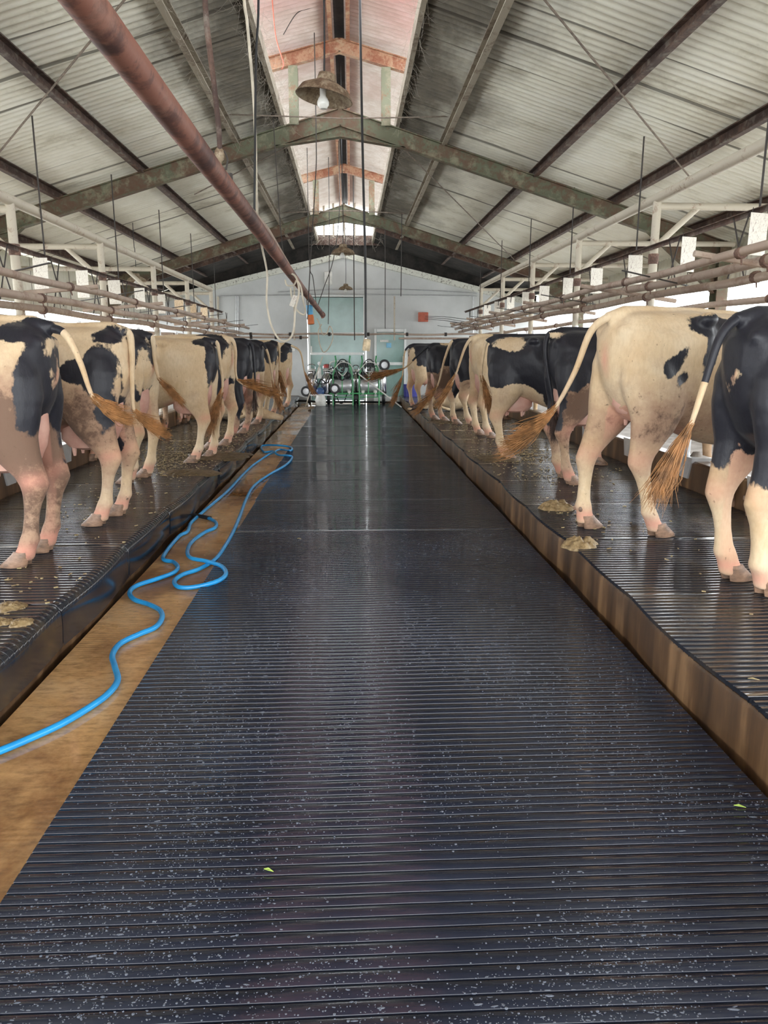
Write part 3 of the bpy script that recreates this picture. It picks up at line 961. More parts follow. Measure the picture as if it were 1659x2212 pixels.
def cable(nm, pix, yy, r, m_, lab, cat='cable', k=6, grp=None):
    """pix: (px, py) or (px, py, depth)"""
    P = [PY(q[0], q[1], q[2] if len(q) > 2 else yy) for q in pix]
    if nm in ('hanging_rope', 'cream_cable', 'black_cable'):
        o_ = abs(P[0].x - RX)
        zt_ = 5.45 - .26 * o_ if o_ < .74 else zroof(o_) - .01
        if P[0].z < zt_: P = [Vector((P[0].x, P[0].y, zt_))] + P
    mb = MB(); mb.tube(catmull(P, k), r, 7)
    return tag(mb.build(nm, m_), lab, cat, grp)


cable('cream_cable', [(524, -60, 5.4), (535, 60, 5.4), (550, 250, 5.6), (556, 470, 6.2), (566, 535, 7.4), (577, 590, 7.6), (576, 650, 7.6), (585, 700, 7.6), (603, 733, 7.6), (622, 735, 7.6), (634, 715, 7.6), (638, 670, 7.6), (646, 630, 7.6), (640, 600, 7.7), (628, 590, 7.7)], 6, .010, M['cream_cable'],
      'long cream cable dropping from roof in a deep loop by rusty pipe')
cable('cable_coil', [(616, 604, 8), (620, 616, 8), (634, 616, 8), (641, 606, 8.1), (650, 620, 8.1), (655, 650, 8.1), (660, 672, 8.2), (655, 680, 8.2), (640, 668, 8.2), (630, 640, 8.2), (628, 622, 8.2)], 8, .009, M['cream_cable'], 'cream cable coil wrapped around rusty pipe above the long loop')
cable('cable_coil', [(684, 688, 14), (690, 700, 14), (697, 722, 14), (706, 720, 14), (712, 705, 14), (718, 715, 14), (718, 735, 14), (708, 755, 14), (698, 760, 14), (690, 740, 14), (688, 715, 14), (695, 700, 14)], 14, .010, M['cream_cable'], 'pale thin cable coil dangling from far end of rusty pipe')
cable('black_cable', [(558, -60), (553, 120), (551, 300), (549, 500)], 5.3, .008, M['black_cable'], 'black cable hanging beside the cream cable')
cable('black_cable', [(777, -60), (780, 160), (785, 400), (789, 560), (790, 730)], 7.0, .011, M['black_cable'], 'long black cable hanging right of ridge with cup below')
cable('hanging_rope', [(683, 300), (682, 380), (672, 540), (664, 690)], 10.4, .007, M['dark_rod'], 'dark string from nearer rafter down to the rusty pipe')
cable('hanging_rope', [(733, 455), (720, 560), (700, 620), (685, 665)], 15.5, .008, M['dark_rod'], 'dark string from farther rafter slanting to pipe end')
cable('hanging_rope', [(668, 560), (676, 600), (684, 665)], 15.4, .008, M['dark_rod'], 'short dark string slanting right to the pipe end')
cable('hanging_rope', [(711, 440), (711, 600), (709, 700)], 16.5, .008, M['dark_rod'], 'thin dark string straight down by the tall glass door')
cable('hanging_rope', [(765, 640), (766, 735)], 18, .012, M['dark_rod'], 'thin dark string in front of the tall green door')
cable('hanging_rope', [(832, 625), (832, 710)], 18, .009, M['dark_rod'], 'thin dark string hanging above the lower glass door')
cable('hanging_rope', [(868, 470), (866, 640)], 16.5, .009, M['dark_rod'], 'thin dark string hanging right of centre below farther rafter')
cable('hanging_rope', [(590, 255), (605, 480), (614, 560)], 10.4, .006, M['dark_rod'], 'thin dark string left of ridge below nearer rafter')
# red creeper string in the lantern
cable('dry_vine', [(588, 0), (596, 80), (612, 135), (608, 150)], 9.0, .006, M['brick_red'], 'thin reddish string hanging left of near lamp', 'string')
cable('dry_vine', [(612, 75), (640, 30), (668, 18), (690, 10)], 9.8, .005, M['dark_rod'], 'dry dark twig string curving under pink sheets', 'string')
# tie rods under slopes
for (a, b, lab) in (((285, -20), (-60, 400), 'thin tie rod slanting down across left roof slope'), ((1160, -20), (1500, 395), 'thin tie rod slanting down across right roof slope'),
                    ((860, 310), (1110, 560), 'thin tie rod slanting from nearer rafter to right eave'), ((625, 315), (420, 420), 'thin tie rod slanting from nearer rafter to left purlin')):
    def onroof(px, py):
        d = ray(px, py)
        s = 1 if px > 745 else -1
        # plane z = ZR - SL*s*(x-RX) - .14
        t = (ZR - .15 + SL * s * RX - EYE) / (d.z + SL * s * d.x)
        return Vector((d.x * t, d.y * t, EYE + d.z * t))
    A, B = onroof(*a), onroof(*b)
    tube_obj('tie_rod', [A, B], .009, M['rod'], lab, 'rod', 'slanting roof tie rods', 7)
for (pp, yy, lab) in (([(-40, 222), (300, 240), (640, 252), (740, 256)], 9.9, 'thin tie wire running left from nearer rafter peak'), ([(740, 256), (1000, 250), (1300, 232), (1700, 208)], 9.9, 'thin tie wire running right from nearer rafter peak'),
                      ([(380, 480), (560, 462), (740, 455)], 16.5, 'thin tie wire running left at farther rafter'), ([(740, 455), (900, 463), (1140, 485)], 16.5, 'thin tie wire running right at farther rafter')):
    cable('tie_wire', pp, yy, .008 if yy < 12 else .012, M['rod'], lab, 'wire')


def lamp(px, py, yy, r, label, tilt, lit):
    c = PY(px, py, yy)
    t = empty('pendant_lamp', c); tag(t, label, 'lamp', 'dusty hanging lamps')
    s = r / .18
    R = Matrix.Rotation(tilt, 3, 'Y')
    mb = MB()
    mb.lathe([(.035 * s, .125 * s), (.055 * s, .12 * s), (.065 * s, .075 * s), (.10 * s, .06 * s), (.155 * s, .03 * s), (.185 * s, -.02 * s), (.178 * s, -.02 * s), (.145 * s, .02 * s), (.09 * s, .045 * s), (.03 * s, .06 * s)], (0, 0, 0), 28, R)
    mb.build('lamp_shade', M['shade'], t)
    o_ = abs(c.x - RX)
    top = (5.485 if o_ < .07 else 5.46 - .26 * o_ if o_ < .9 else zroof(o_) - .01) - c.z
    mb = MB(); mb.tube(catmull([(0, 0, .11 * s), (.006, 0, .5), (-.004, 0, top * .6), (0, 0, top)], 4), .006, 7); mb.build('cord', M['black_cable'], t)
    mb = MB(); mb.lathe([(.0, -.085 * s), (.02 * s, -.082 * s), (.038 * s, -.062 * s), (.040 * s, -.045 * s), (.030 * s, -.022 * s), (.020 * s, -.008 * s), (.020 * s, .05 * s)], (-.01, 0, 0), 16); mb.build('bulb', M['bulb'], t)
    return t


lamp(701, 205, 5.2, .18, 'large dusty tilted lamp with white bulb, nearest under the ridge', .17, 0)
lamp(741, 546, 11.5, .175, 'dusty brown lamp with round bulb in front of end wall peak', 0, 0)
lamp(747, 624, 18.5, .17, 'small rusty lamp hanging above the tall green door', 0, 0)
lamp(295, 606, 13.5, .17, 'small dusty lamp hanging over the left feed alley', 0, 0)
# cup on black cable
c = PY(792, 745, 7.0)
t = empty('plastic_cup', c); tag(t, 'cream upturned plastic cup on end of black cable', 'cup')
mb = MB(); mb.lathe([(.012, .055), (.032, .05), (.036, .0), (.034, -.055), (.03, -.055), (.03, .03)], (0, 0, 0), 16, Matrix.Rotation(.12, 3, 'Y')); mb.build('cup', simple('stained_cream_plastic', (.75, .60, .38), .5, 0, .5, 20), t)
# blue and orange bottle on pipe
c = PY(670, 680, 13.0)
t = empty('hanging_bottle', c); tag(t, 'orange bottle with blue top hanging from the rusty pipe', 'bottle')
mb = MB(); mb.lathe([(.04, .16), (.055, .155), (.055, .03), (.05, .0)], (0, 0, 0), 16, Matrix.Rotation(-.08, 3, 'Y')); mb.build('cap', M['cyan'], t)
mb = MB(); mb.lathe([(.045, .01), (.055, -.02), (.058, -.15), (.04, -.16)], (0.0, 0, 0), 16, Matrix.Rotation(-.08, 3, 'Y')); mb.build('bottle_body', M['orange'], t)
mb = MB(); c = PY(634, 650, 8.1); mb.box((0, 0, 0), (.05, .006, .12), Matrix.Rotation(.4, 3, 'Y')); o = mb.build('cardboard_tag', M['card']); o.location = c
tag(o, 'cream cardboard tag dangling in the cable loop', 'tag')
# cross pipes in front of the end wall
yc = 18.6
for i, (z, dz) in enumerate(((PY(700, 722, yc).z, 0), (PY(700, 729, yc).z, 0))):
    mb = MB(); P = [(-3.1 + .26 * k, yc, z + .012 * math.sin(k * .9)) for k in range(25)] if i == 0 else [(-3.1 + .26 * k, yc + .05, z) for k in range(9)]
    mb.tube(P, .024, 10)
    t = tag(mb.build('cross_rail', M['rail_pipe']), ('long brown pipe spanning the aisle before the end wall', 'short brown pipe below the long cross pipe, left side')[i], 'pipe rail')
    for k in range(6 if i == 0 else 3):
        mb = MB(); x = -2.4 + k * (.95 if i == 0 else .6); mb.tube([(x - .03, yc + .05 * i, z), (x + .03, yc + .05 * i, z)], .042, 8); mb.build('clamp', M['dark_rod'], t)
z = PY(900, 731, yc).z
tube_obj('cross_rail', [(1.2, yc + .05, z), (3.2, yc + .05, z)], .024, M['rail_pipe'], 'short brown pipe below the long cross pipe, right side', 'pipe rail')
for i, (px, y0_, y1_) in enumerate(((636, 612, 735), (852, 640, 735))):
    a = PY(px, y0_, yc + .045); b = PY(px, y1_, yc + .045)
    tube_obj('drop_pipe', [a, b], .02, M['white_pipe'], ('pale drop pipe left of the tall door, before end wall', 'pale drop pipe between the two glass doors')[i], 'pipe')

# fittings on end wall
YF = YW - .03
def wall_box(nm, px, py, w, h, d, m_, lab, cat):
    c = PY(px, py, YF); mb = MB(); mb.box((c.x, YW - d / 2, c.z), (w, d, h)); return tag(mb.build(nm, m_), lab, cat)
o = wall_box('junction_box', 709, 601, .22, .34, .12, M['white_plastic'], 'white electrical box on end wall above tall door', 'electrical box')
mb = MB(); mb.lathe([(.04, 0), (.045, .03), (.03, .05)], (PY(712, 614, YF).x, YF - .06, PY(712, 617, YF).z), 10); mb.build('socket', M['white_plastic'], o)
wall_box('switch_plate', 624, 755, .09, .09, .03, M['white_plastic'], 'white square switch plate on end wall, left one', 'switch')
wall_box('switch_plate', 634, 755, .09, .09, .03, M['white_plastic'], 'white square switch plate on end wall, right one', 'switch')
wall_box('red_box', 914, 685, .28, .26, .08, M['brick_red'], 'brick red metal box on end wall right of the doors', 'box')
for i, (a, b, lab) in enumerate((((470, 640), (1030, 640), 'lower'), ((600, 631), (1030, 634), 'upper'))):
    P = [PY(a[0] + (b[0] - a[0]) * k / 16, a[1] + (b[1] - a[1]) * k / 16 + (-8 * math.sin(math.pi * k / 16) if i else -4 * math.sin(math.pi * k / 16)), YF - .03) for k in range(17)]
    tube_obj('conduit', P, .014, M['alu'], f'{lab} grey conduit run across end wall above the doors', 'conduit', n=8)
for i, (px, y0_, y1_) in enumerate(((471, 640, 705), (510, 640, 728), (514, 640, 728), (1022, 640, 720))):
    tube_obj('conduit', [PY(px, y0_, YF - .02), PY(px, y1_, YF - .02)], .018 if i else .03, M['alu'] if i else M['white_pipe'], ('pale upright pipe at left end of end wall', 'grey upright conduit left part of end wall', 'dark-edged upright conduit beside the grey one', 'grey upright conduit at right end of end wall')[i], 'conduit', n=8)
for i in range(3):
    tube_obj('wall_cable', [PY(918, 683 + i * 3, YF - .06), PY(960, 684 + i * 4, YF - 1.5), PY(1010, 690 + i * 6, YF - 3)], .007, M['dark_rod'], f'thin cable running right from red box, {("top", "middle", "bottom")[i]} of three', 'cable', n=6)
c = PZ(888, 866, .0)
mb = MB(); mb.lathe([(.0, .02), (.16, .0), (.19, .30), (.20, .58), (.18, .58), (.17, .3), (.0, .05)], (PY(887, 850, 20.6).x, 20.6, -.08 + .08), 20)
tag(mb.build('plastic_barrel', M['blue_barrel']), 'violet blue plastic barrel beside lower glass door', 'barrel')

# ------------------------------------------------------------------ milking machines
def wheel(par, x, y, z, r=.13, w=.05, axis='X'):
    R = Matrix.Rotation(math.pi / 2, 3, 'Y')
    if axis == 'Y': R = Matrix.Rotation(math.pi / 2, 3, 'X')
    mb = MB(); mb.lathe([(.6 * r, -w / 2), (.92 * r, -w / 2), (r, -w / 4), (r, w / 4), (.92 * r, w / 2), (.6 * r, w / 2), (.6 * r, -w / 2)], (x, y, z), 22, R)
    wo = mb.build('wheel', M['black_rubber'], par)
    mb = MB(); mb.lathe([(.0, -.015), (.6 * r, -.012), (.6 * r, .012), (.0, .02)], (x, y, z), 16, R); mb.build('hub', M['alu'], wo)


def can(par, x, y, z, r, h, m_, lid=True):
    mb = MB(); mb.lathe([(.0, 0), (r * .92, 0), (r, .03), (r, h * .62), (r * .9, h * .78), (r * .62, h * .88), (r * .6, h * .97), (r * .66, h)], (x, y, z), 22)
    c_ = mb.build('milk_can', m_, par)
    if lid:
        mb = MB(); mb.lathe([(r * .68, h), (r * .68, h * 1.04), (r * .3, h * 1.1), (.0, h * 1.11)], (x, y, z), 18); mb.build('lid', M['white_plastic'], c_)
        mb = MB(); mb.tube(catmull([(x - r * .6, y, z + h * .95), (x - r * .5, y, z + h * 1.25), (x + r * .5, y, z + h * 1.25), (x + r * .6, y, z + h * .95)], 6), .012, 8); mb.build('can_handle', m_, c_)


def hose_(par, pts, r=.014, m_=None):
    mb = MB(); mb.tube(catmull(pts, 6), r, 8); mb.build('hose', m_ or M['black_rubber'], par)


ym = 20.7
x1 = PY(695, 840, ym).x
t = empty('milking_machine', (x1, ym, .02)); tag(t, 'silver milking trolley with two steel cans, left of the three', 'milking machine', 'milking trolleys by the end wall')
mb = MB(); mb.beam((-.42, 0, .28), (.42, 0, .28), .45, .04); mb.beam((-.36, -.2, .0), (-.36, -.2, .28), .03, .03); mb.beam((.30, -.2, .0), (.30, -.2, .28), .03, .03); mb.build('trolley_base', M['alu'], t)
can(t, -.27, 0, .30, .17, .62, M['steel']); can(t, .16, 0, .30, .18, .62, M['steel'])
wheel(t, -.34, -.1, .17, .17, .07); wheel(t, .34, -.1, .17, .17, .07)
wheel(t, -.42, -.26, .38, .14, .04, 'Y'); wheel(t, .36, -.26, .45, .14, .04, 'Y')
mb = MB(); mb.lathe([(.0, -.16), (.10, -.15), (.11, .1), (.06, .16), (.0, .16)], (-.03, -.26, .38), 16, Matrix.Rotation(math.pi / 2, 3, 'X')); mb.build('motor', M['blue_motor'], t)
mb = MB(); mb.lathe([(.0, 0), (.06, 0), (.05, .25), (.03, .30), (.0, .3)], (-.05, -.15, .72), 14); mb.build('pulsator', M['white_plastic'], t)
mb = MB(); mb.lathe([(.0, 0), (.07, 0), (.07, .08), (.03, .1), (.0, .1)], (.13, -.02, 1.0), 14); mb.build('red_cap', M['red'], t)
mb = MB(); mb.lathe([(.0, -.01), (.05, -.01), (.05, .01), (.0, .012)], (-.05, -.15, 1.12), 14, Matrix.Rotation(math.pi / 2, 3, 'X')); mb.build('gauge', M['alu'], t)
mb = MB(); mb.tube(catmull([(.22, 0, .9), (.24, 0, 1.12), (.4, 0, 1.18), (.65, 0, 1.18)], 6), .022, 10); mb.build('handle', M['white_frame'], t)
hose_(t, [(.2, -.1, .95), (.35, -.15, 1.0), (.55, -.1, .85), (.62, -.1, .95)]); hose_(t, [(-.15, -.15, .9), (-.2, -.25, .75), (-.1, -.3, .6), (.1, -.25, .6), (.2, -.2, .8)])
hose_(t, [(-.1, -.2, .5), (.0, -.3, .7), (.15, -.28, .6), (.25, -.25, .75)], .018); hose_(t, [(.4, -.1, .25), (.5, -.1, .05), (.62, -.05, .1), (.7, 0, .35)])
mb = MB(); mb.lathe([(.0, 0), (.13, .0), (.15, .15), (.11, .28), (.05, .32), (.0, .32)], (-.02, -.36, .0), 14); mb.build('water_jug', M['white_plastic'], t)

def green_trolley(px, lab, spare):
    x = PY(px, 840, ym).x
    t = empty('milking_machine', (x, ym, .02)); tag(t, lab, 'milking machine', 'milking trolleys by the end wall')
    mb = MB()
    for s_ in (-1, 1):
        mb.tube([(s_ * .27, -.25, 0), (s_ * .27, -.25, .45), (s_ * .27, -.18, .75), (s_ * .18, -.12, 1.2), (s_ * .20, -.18, 1.32)], .02, 8)
        mb.tube([(s_ * .27, .15, .25), (s_ * .18, .05, 1.0)], .018, 8)
    mb.tube([(-.36, -.25, .32), (.36, -.25, .32)], .02, 8); mb.tube([(-.27, -.25, .22), (.27, -.25, .22)], .012, 8)
    mb.tube([(-.2, -.14, 1.05), (.2, -.14, 1.05)], .018, 8); mb.tube([(-.02, -.27, .32), (-.02, -.27, .86)], .014, 8)
    mb.beam((-.40, 0, .30), (.40, 0, .30), .45, .03)
    mb.build('frame', M['green_paint'], t)
    can(t, -.36, .02, .30, .13, .60, M['steel']); can(t, .36, .02, .30, .13, .60, M['steel'])
    mb = MB(); mb.lathe([(.0, -.24), (.16, -.24), (.19, -.2), (.19, .2), (.16, .24), (.0, .24)], (0, -.08, .52), 22, Matrix.Rotation(math.pi / 2, 3, 'Y')); mb.build('air_tank', M['alu'], t)
    for s_ in (-1, 1):
        mb = MB(); mb.lathe([(.0, 0), (.05, 0), (.05, .09), (.02, .1), (.0, .1)], (s_ * .17, -.22, .30), 12); mb.build('valve', M['white_plastic'], t)
        wheel(t, s_ * .40, -.05, .19, .19, .08)
    mb = MB(); mb.lathe([(.0, -.13), (.09, -.12), (.11, 0), (.09, .12), (.0, .13)], (-.13, -.1, .80), 16, Matrix.Rotation(math.pi / 2, 3, 'Y')); mb.ball((.12, -.1, .80), .10); mb.build('pump', M['black_rubber'], t)
    mb = MB()
    for k in range(4): mb.lathe([(.0, 0), (.025, 0), (.035, .08), (.03, .17), (.0, .18)], (-.1 + .07 * k, -.16, .98 + .03 * (k % 2)), 10)
    mb.build('teat_cups', M['black_rubber'], t)
    mb = MB(); mb.ball((0, -.14, .95), (.06, .06, .04)); mb.build('claw', M['steel'], t)
    hose_(t, [(-.15, -.15, 1.1), (-.05, -.25, 1.22), (.08, -.25, 1.2), (.15, -.15, 1.0), (.12, -.22, .8)]); hose_(t, [(-.2, -.2, 1.0), (-.12, -.3, .75), (.0, -.3, .68), (.1, -.25, .8)], .016)
    hose_(t, [(.3, -.1, .9), (.2, -.2, 1.1), (-.05, -.25, 1.15), (-.25, -.15, .95), (-.34, -.1, .9)], .014, M['white_plastic'])
    hose_(t, [(.1, -.25, .9), (.0, -.3, .80), (-.12, -.27, .9)], .012, M['white_plastic'])
    if spare: wheel(t, .42, -.22, 1.08, .15, .05, 'Y')
    return t


green_trolley(741, 'green framed milking trolley in the middle of the three', False)
green_trolley(797, 'green framed milking trolley with spare wheel, right of the three', True)
a, b = PY(775, 808, 20.0), PZ(868, 880, .06)
tube_obj('white_pole', [a, b], .018, M['white_plastic'], 'long white plastic pipe leaning on the right milking trolley', 'pole', n=8)
a, b = PY(697, 770, 20.1), PY(659, 873, 20.1); b.z = .0
tube_obj('thin_stick', [a, b], .014, M['white_pipe'], 'thin stick leaning over the left milking trolley', 'stick', n=7)
cable('floor_cable', [(640, 866, 21.2), (655, 866, 21.1), (700, 868, 21.1), (760, 868, 21.1), (830, 869, 21.0), (868, 870, 20.9)], 21, .03, M['black_rubber'], 'black cable lying along foot of end wall')

# ------------------------------------------------------------------ hose
hp = [(-60, 1645), (0, 1622), (60, 1597), (130, 1565), (190, 1530), (232, 1500), (254, 1470), (248, 1440), (243, 1415), (260, 1390), (300, 1370), (335, 1355), (350, 1335), (345, 1318), (320, 1305), (290, 1295),
      (280, 1280), (295, 1265), (340, 1250), (375, 1237), (384, 1225), (375, 1214), (352, 1204), (342, 1193), (354, 1178), (385, 1160), (405, 1148), (412, 1130), (430, 1113), (452, 1094), (480, 1071), (500, 1052), (520, 1030), (545, 1006), (575, 985), (592, 975),
      (570, 976), (553, 970), (566, 963), (600, 962), (628, 966), (628, 973), (606, 971), (594, 976), (602, 983), (622, 984), (631, 988), (618, 1004), (580, 1026), (548, 1050), (531, 1080), (518, 1115), (503, 1150), (486, 1180), (465, 1208), (430, 1229), (395, 1241), (377, 1255), (386, 1268), (420, 1268), (468, 1256), (488, 1240),
      (478, 1223), (445, 1212), (412, 1205), (405, 1190), (415, 1170), (442, 1150), (464, 1140), (466, 1128), (450, 1119)]
pts = []
for i, (x, y) in enumerate(hp):
    q = PZ(x, y, .02)
    z = .018 if q.x < -.95 else .036
    if 36 <= i <= 46: z = .018 + .02 * (i % 2)
    if 55 <= i <= 62: z = max(z, .018)
    if 63 <= i <= 65: z = .042
    pts.append(PZ(x, y, z))
pts = [Vector((-1.16, .2, .018)), Vector((-1.22, 1.0, .018)), Vector((-1.34, 1.8, .018))] + [p_ for p_ in pts if p_.x > -1.39]
t = empty('garden_hose', pts[10]); tag(t, 'bright blue rubber hose winding along the wet concrete strip', 'hose')
mb = MB(); mb.tube([p_ - pts[10] for p_ in catmull(pts, 7)], .0145, 12); mb.build('hose', M['hose'], t)
mb = MB(); e = pts[-1] - pts[10]; mb.tube([e + Vector((.02, -.01, 0)), e + Vector((-.05, .03, .005)), e + Vector((-.14, .09, .01)), e + Vector((-.2, .13, .012))], [.020, .019, .013, .010], 12); mb.build('nozzle', M['black_rubber'], t)

# ------------------------------------------------------------------ cows
def ell(cx, cy, cz, rx, ry, n=16):
    return [Vector((cx + rx * math.cos(2 * math.pi * j / n), cy + ry * math.sin(2 * math.pi * j / n), cz)) for j in range(n)]


# x, bottom, top, half width, height share of widest point, top flatness
TORSO = [(-.015, 1.06, 1.27, .07, .6), (.03, .92, 1.33, .145, .72), (.10, .80, 1.375, .20, .68), (.20, .72, 1.385, .245, .62), (.32, .69, 1.385, .270, .62), (.44, .67, 1.39, .285, .68),
         (.54, .64, 1.40, .295, .74), (.64, .60, 1.395, .29, .60), (.78, .56, 1.385, .335, .48), (.95, .535, 1.38, .375, .44), (1.12, .54, 1.375, .375, .44), (1.28, .56, 1.38, .34, .46), (1.42, .60, 1.40, .285, .50),
         (1.56, .66, 1.40, .225, .50), (1.68, .74, 1.35, .17, .5), (1.78, .84, 1.28, .12, .5)]


def torso_ring(x, zb, zt, w, wh, n=28, dz=0, flat=0):
    out = []
    h = zt - zb
    zw = zb + h * wh
    for j in range(n):
        a = 2 * math.pi * j / n
        c, s_ = math.cos(a), math.sin(a)
        if s_ >= 0:
            e = .86 if wh > .55 else .95
            y = w * math.copysign(abs(c) ** e, c); z = zw + (zt - zw) * abs(s_) ** (1.0 if wh > .55 else .92)
        else:
            y = w * math.copysign(abs(c) ** .9, c); z = zw - (zw - zb) * abs(s_) ** 1.0
        out.append(Vector((x, y, z + dz)))
    return out


HIND = [(1.20, .26, .11, .21, .10), (1.08, .255, .135, .235, .125), (.96, .25, .15, .235, .125), (.85, .25, .16, .215, .115), (.75, .235, .168, .175, .098), (.66, .200, .17, .135, .078), (.58, .155, .17, .098, .060), (.52, .118, .17, .078, .052),
        (.47, .100, .17, .070, .050), (.42, .108, .17, .054, .044), (.36, .124, .17, .042, .037), (.28, .138, .17, .037, .034), (.20, .150, .17, .040, .038), (.15, .160, .17, .052, .048), (.11, .180, .17, .046, .046), (.065, .200, .17, .052, .050), (.03, .205, .17, .05, .048)]
FORE = [(1.05, 1.46, .14, .17, .08), (.92, 1.46, .16, .15, .085), (.80, 1.45, .165, .115, .078), (.70, 1.44, .162, .088, .064), (.60, 1.445, .158, .066, .054), (.52, 1.452, .155, .055, .050), (.45, 1.462, .155, .054, .052),
        (.40, 1.462, .155, .048, .048), (.34, 1.455, .155, .038, .038), (.26, 1.455, .155, .035, .035), (.19, 1.46, .155, .042, .040), (.14, 1.465, .155, .045, .043), (.10, 1.48, .155, .043, .043), (.065, 1.495, .155, .050, .048), (.03, 1.50, .155, .048, .046)]


def leg_rings(tab, side, dx, dy, bend=0.0):
    rings = []
    for (z, x, y, rx, ry) in tab:
        t = max(0.0, min(1.0, (1.0 - z) / .97))
        k = t ** 1.15
        g = 1 + .16 * min(1, max(0, (.75 - z) / .2))
        rx *= g; ry *= g
        rings.append(ell(x + dx * k + bend * math.sin(min(1, max(0, (1.05 - z))) * math.pi), side * y + dy * k, z, rx, ry))
    return rings[::-1]


def foot(tab, side, dx, dy):
    z, x, y = tab[-1][:3]
    return Vector((x + dx, side * y + dy, 0))


def make_hoof(name_parent, p, ang, mtl, z0=0.0):
    mb = MB()
    R = Matrix.Rotation(ang, 3, 'Z')
    for s_ in (-1, 1):
        rings = []
        for (z, cx, rx, ry, cy) in ((0, .044, .082, .031, .034), (.014, .040, .082, .033, .034), (.042, .022, .068, .032, .033), (.072, .002, .055, .030, .031), (.088, -.004, .050, .028, .030)):
            rg = []
            for j in range(14):
                a = 2 * math.pi * j / 14
                c, q = math.cos(a), math.sin(a)
                tz = z if c < .2 else z
                v = Vector((cx + rx * c * (1 if c > 0 else .85), s_ * cy + ry * q * (1 - .35 * max(0, c) ** 2), tz + (.006 if False else 0)))
                rg.append(R @ v + p + Vector((0, 0, z0)))
            rings.append(rg)
        mb.loft(rings)
        q = R @ Vector((-.062, s_ * .028, .135)) + p + Vector((0, 0, z0))
        mb.ball(q, (.016, .014, .020), 8)
    return mb.build('hoof', mtl, name_parent)


def coat_value(p, blobs, whites, zs=1.0):
    best = -.25
    for b in blobs:
        x, z, rx, rz, sd = b[:5]
        a = b[5] if len(b) > 5 else 0
        dx, dz = p.x - x, p.z - z
        if a:
            ca, sa = math.cos(a), math.sin(a); dx, dz = dx * ca + dz * sa, -dx * sa + dz * ca
        d2 = (dx / rx) ** 2 + (dz / rz) ** 2
        if sd: d2 += (max(0, -p.y * sd) / .09) ** 2
        best = max(best, (1 - math.sqrt(d2)) * min(rx, rz))
    for b in whites:
        x, z, rx, rz, sd = b[:5]
        d2 = ((p.x - x) / rx) ** 2 + ((p.z - z) / rz) ** 2
        if sd: d2 += (max(0, -p.y * sd) / .09) ** 2
        best = min(best, -(1 - math.sqrt(d2)) * min(rx, rz))
    return best


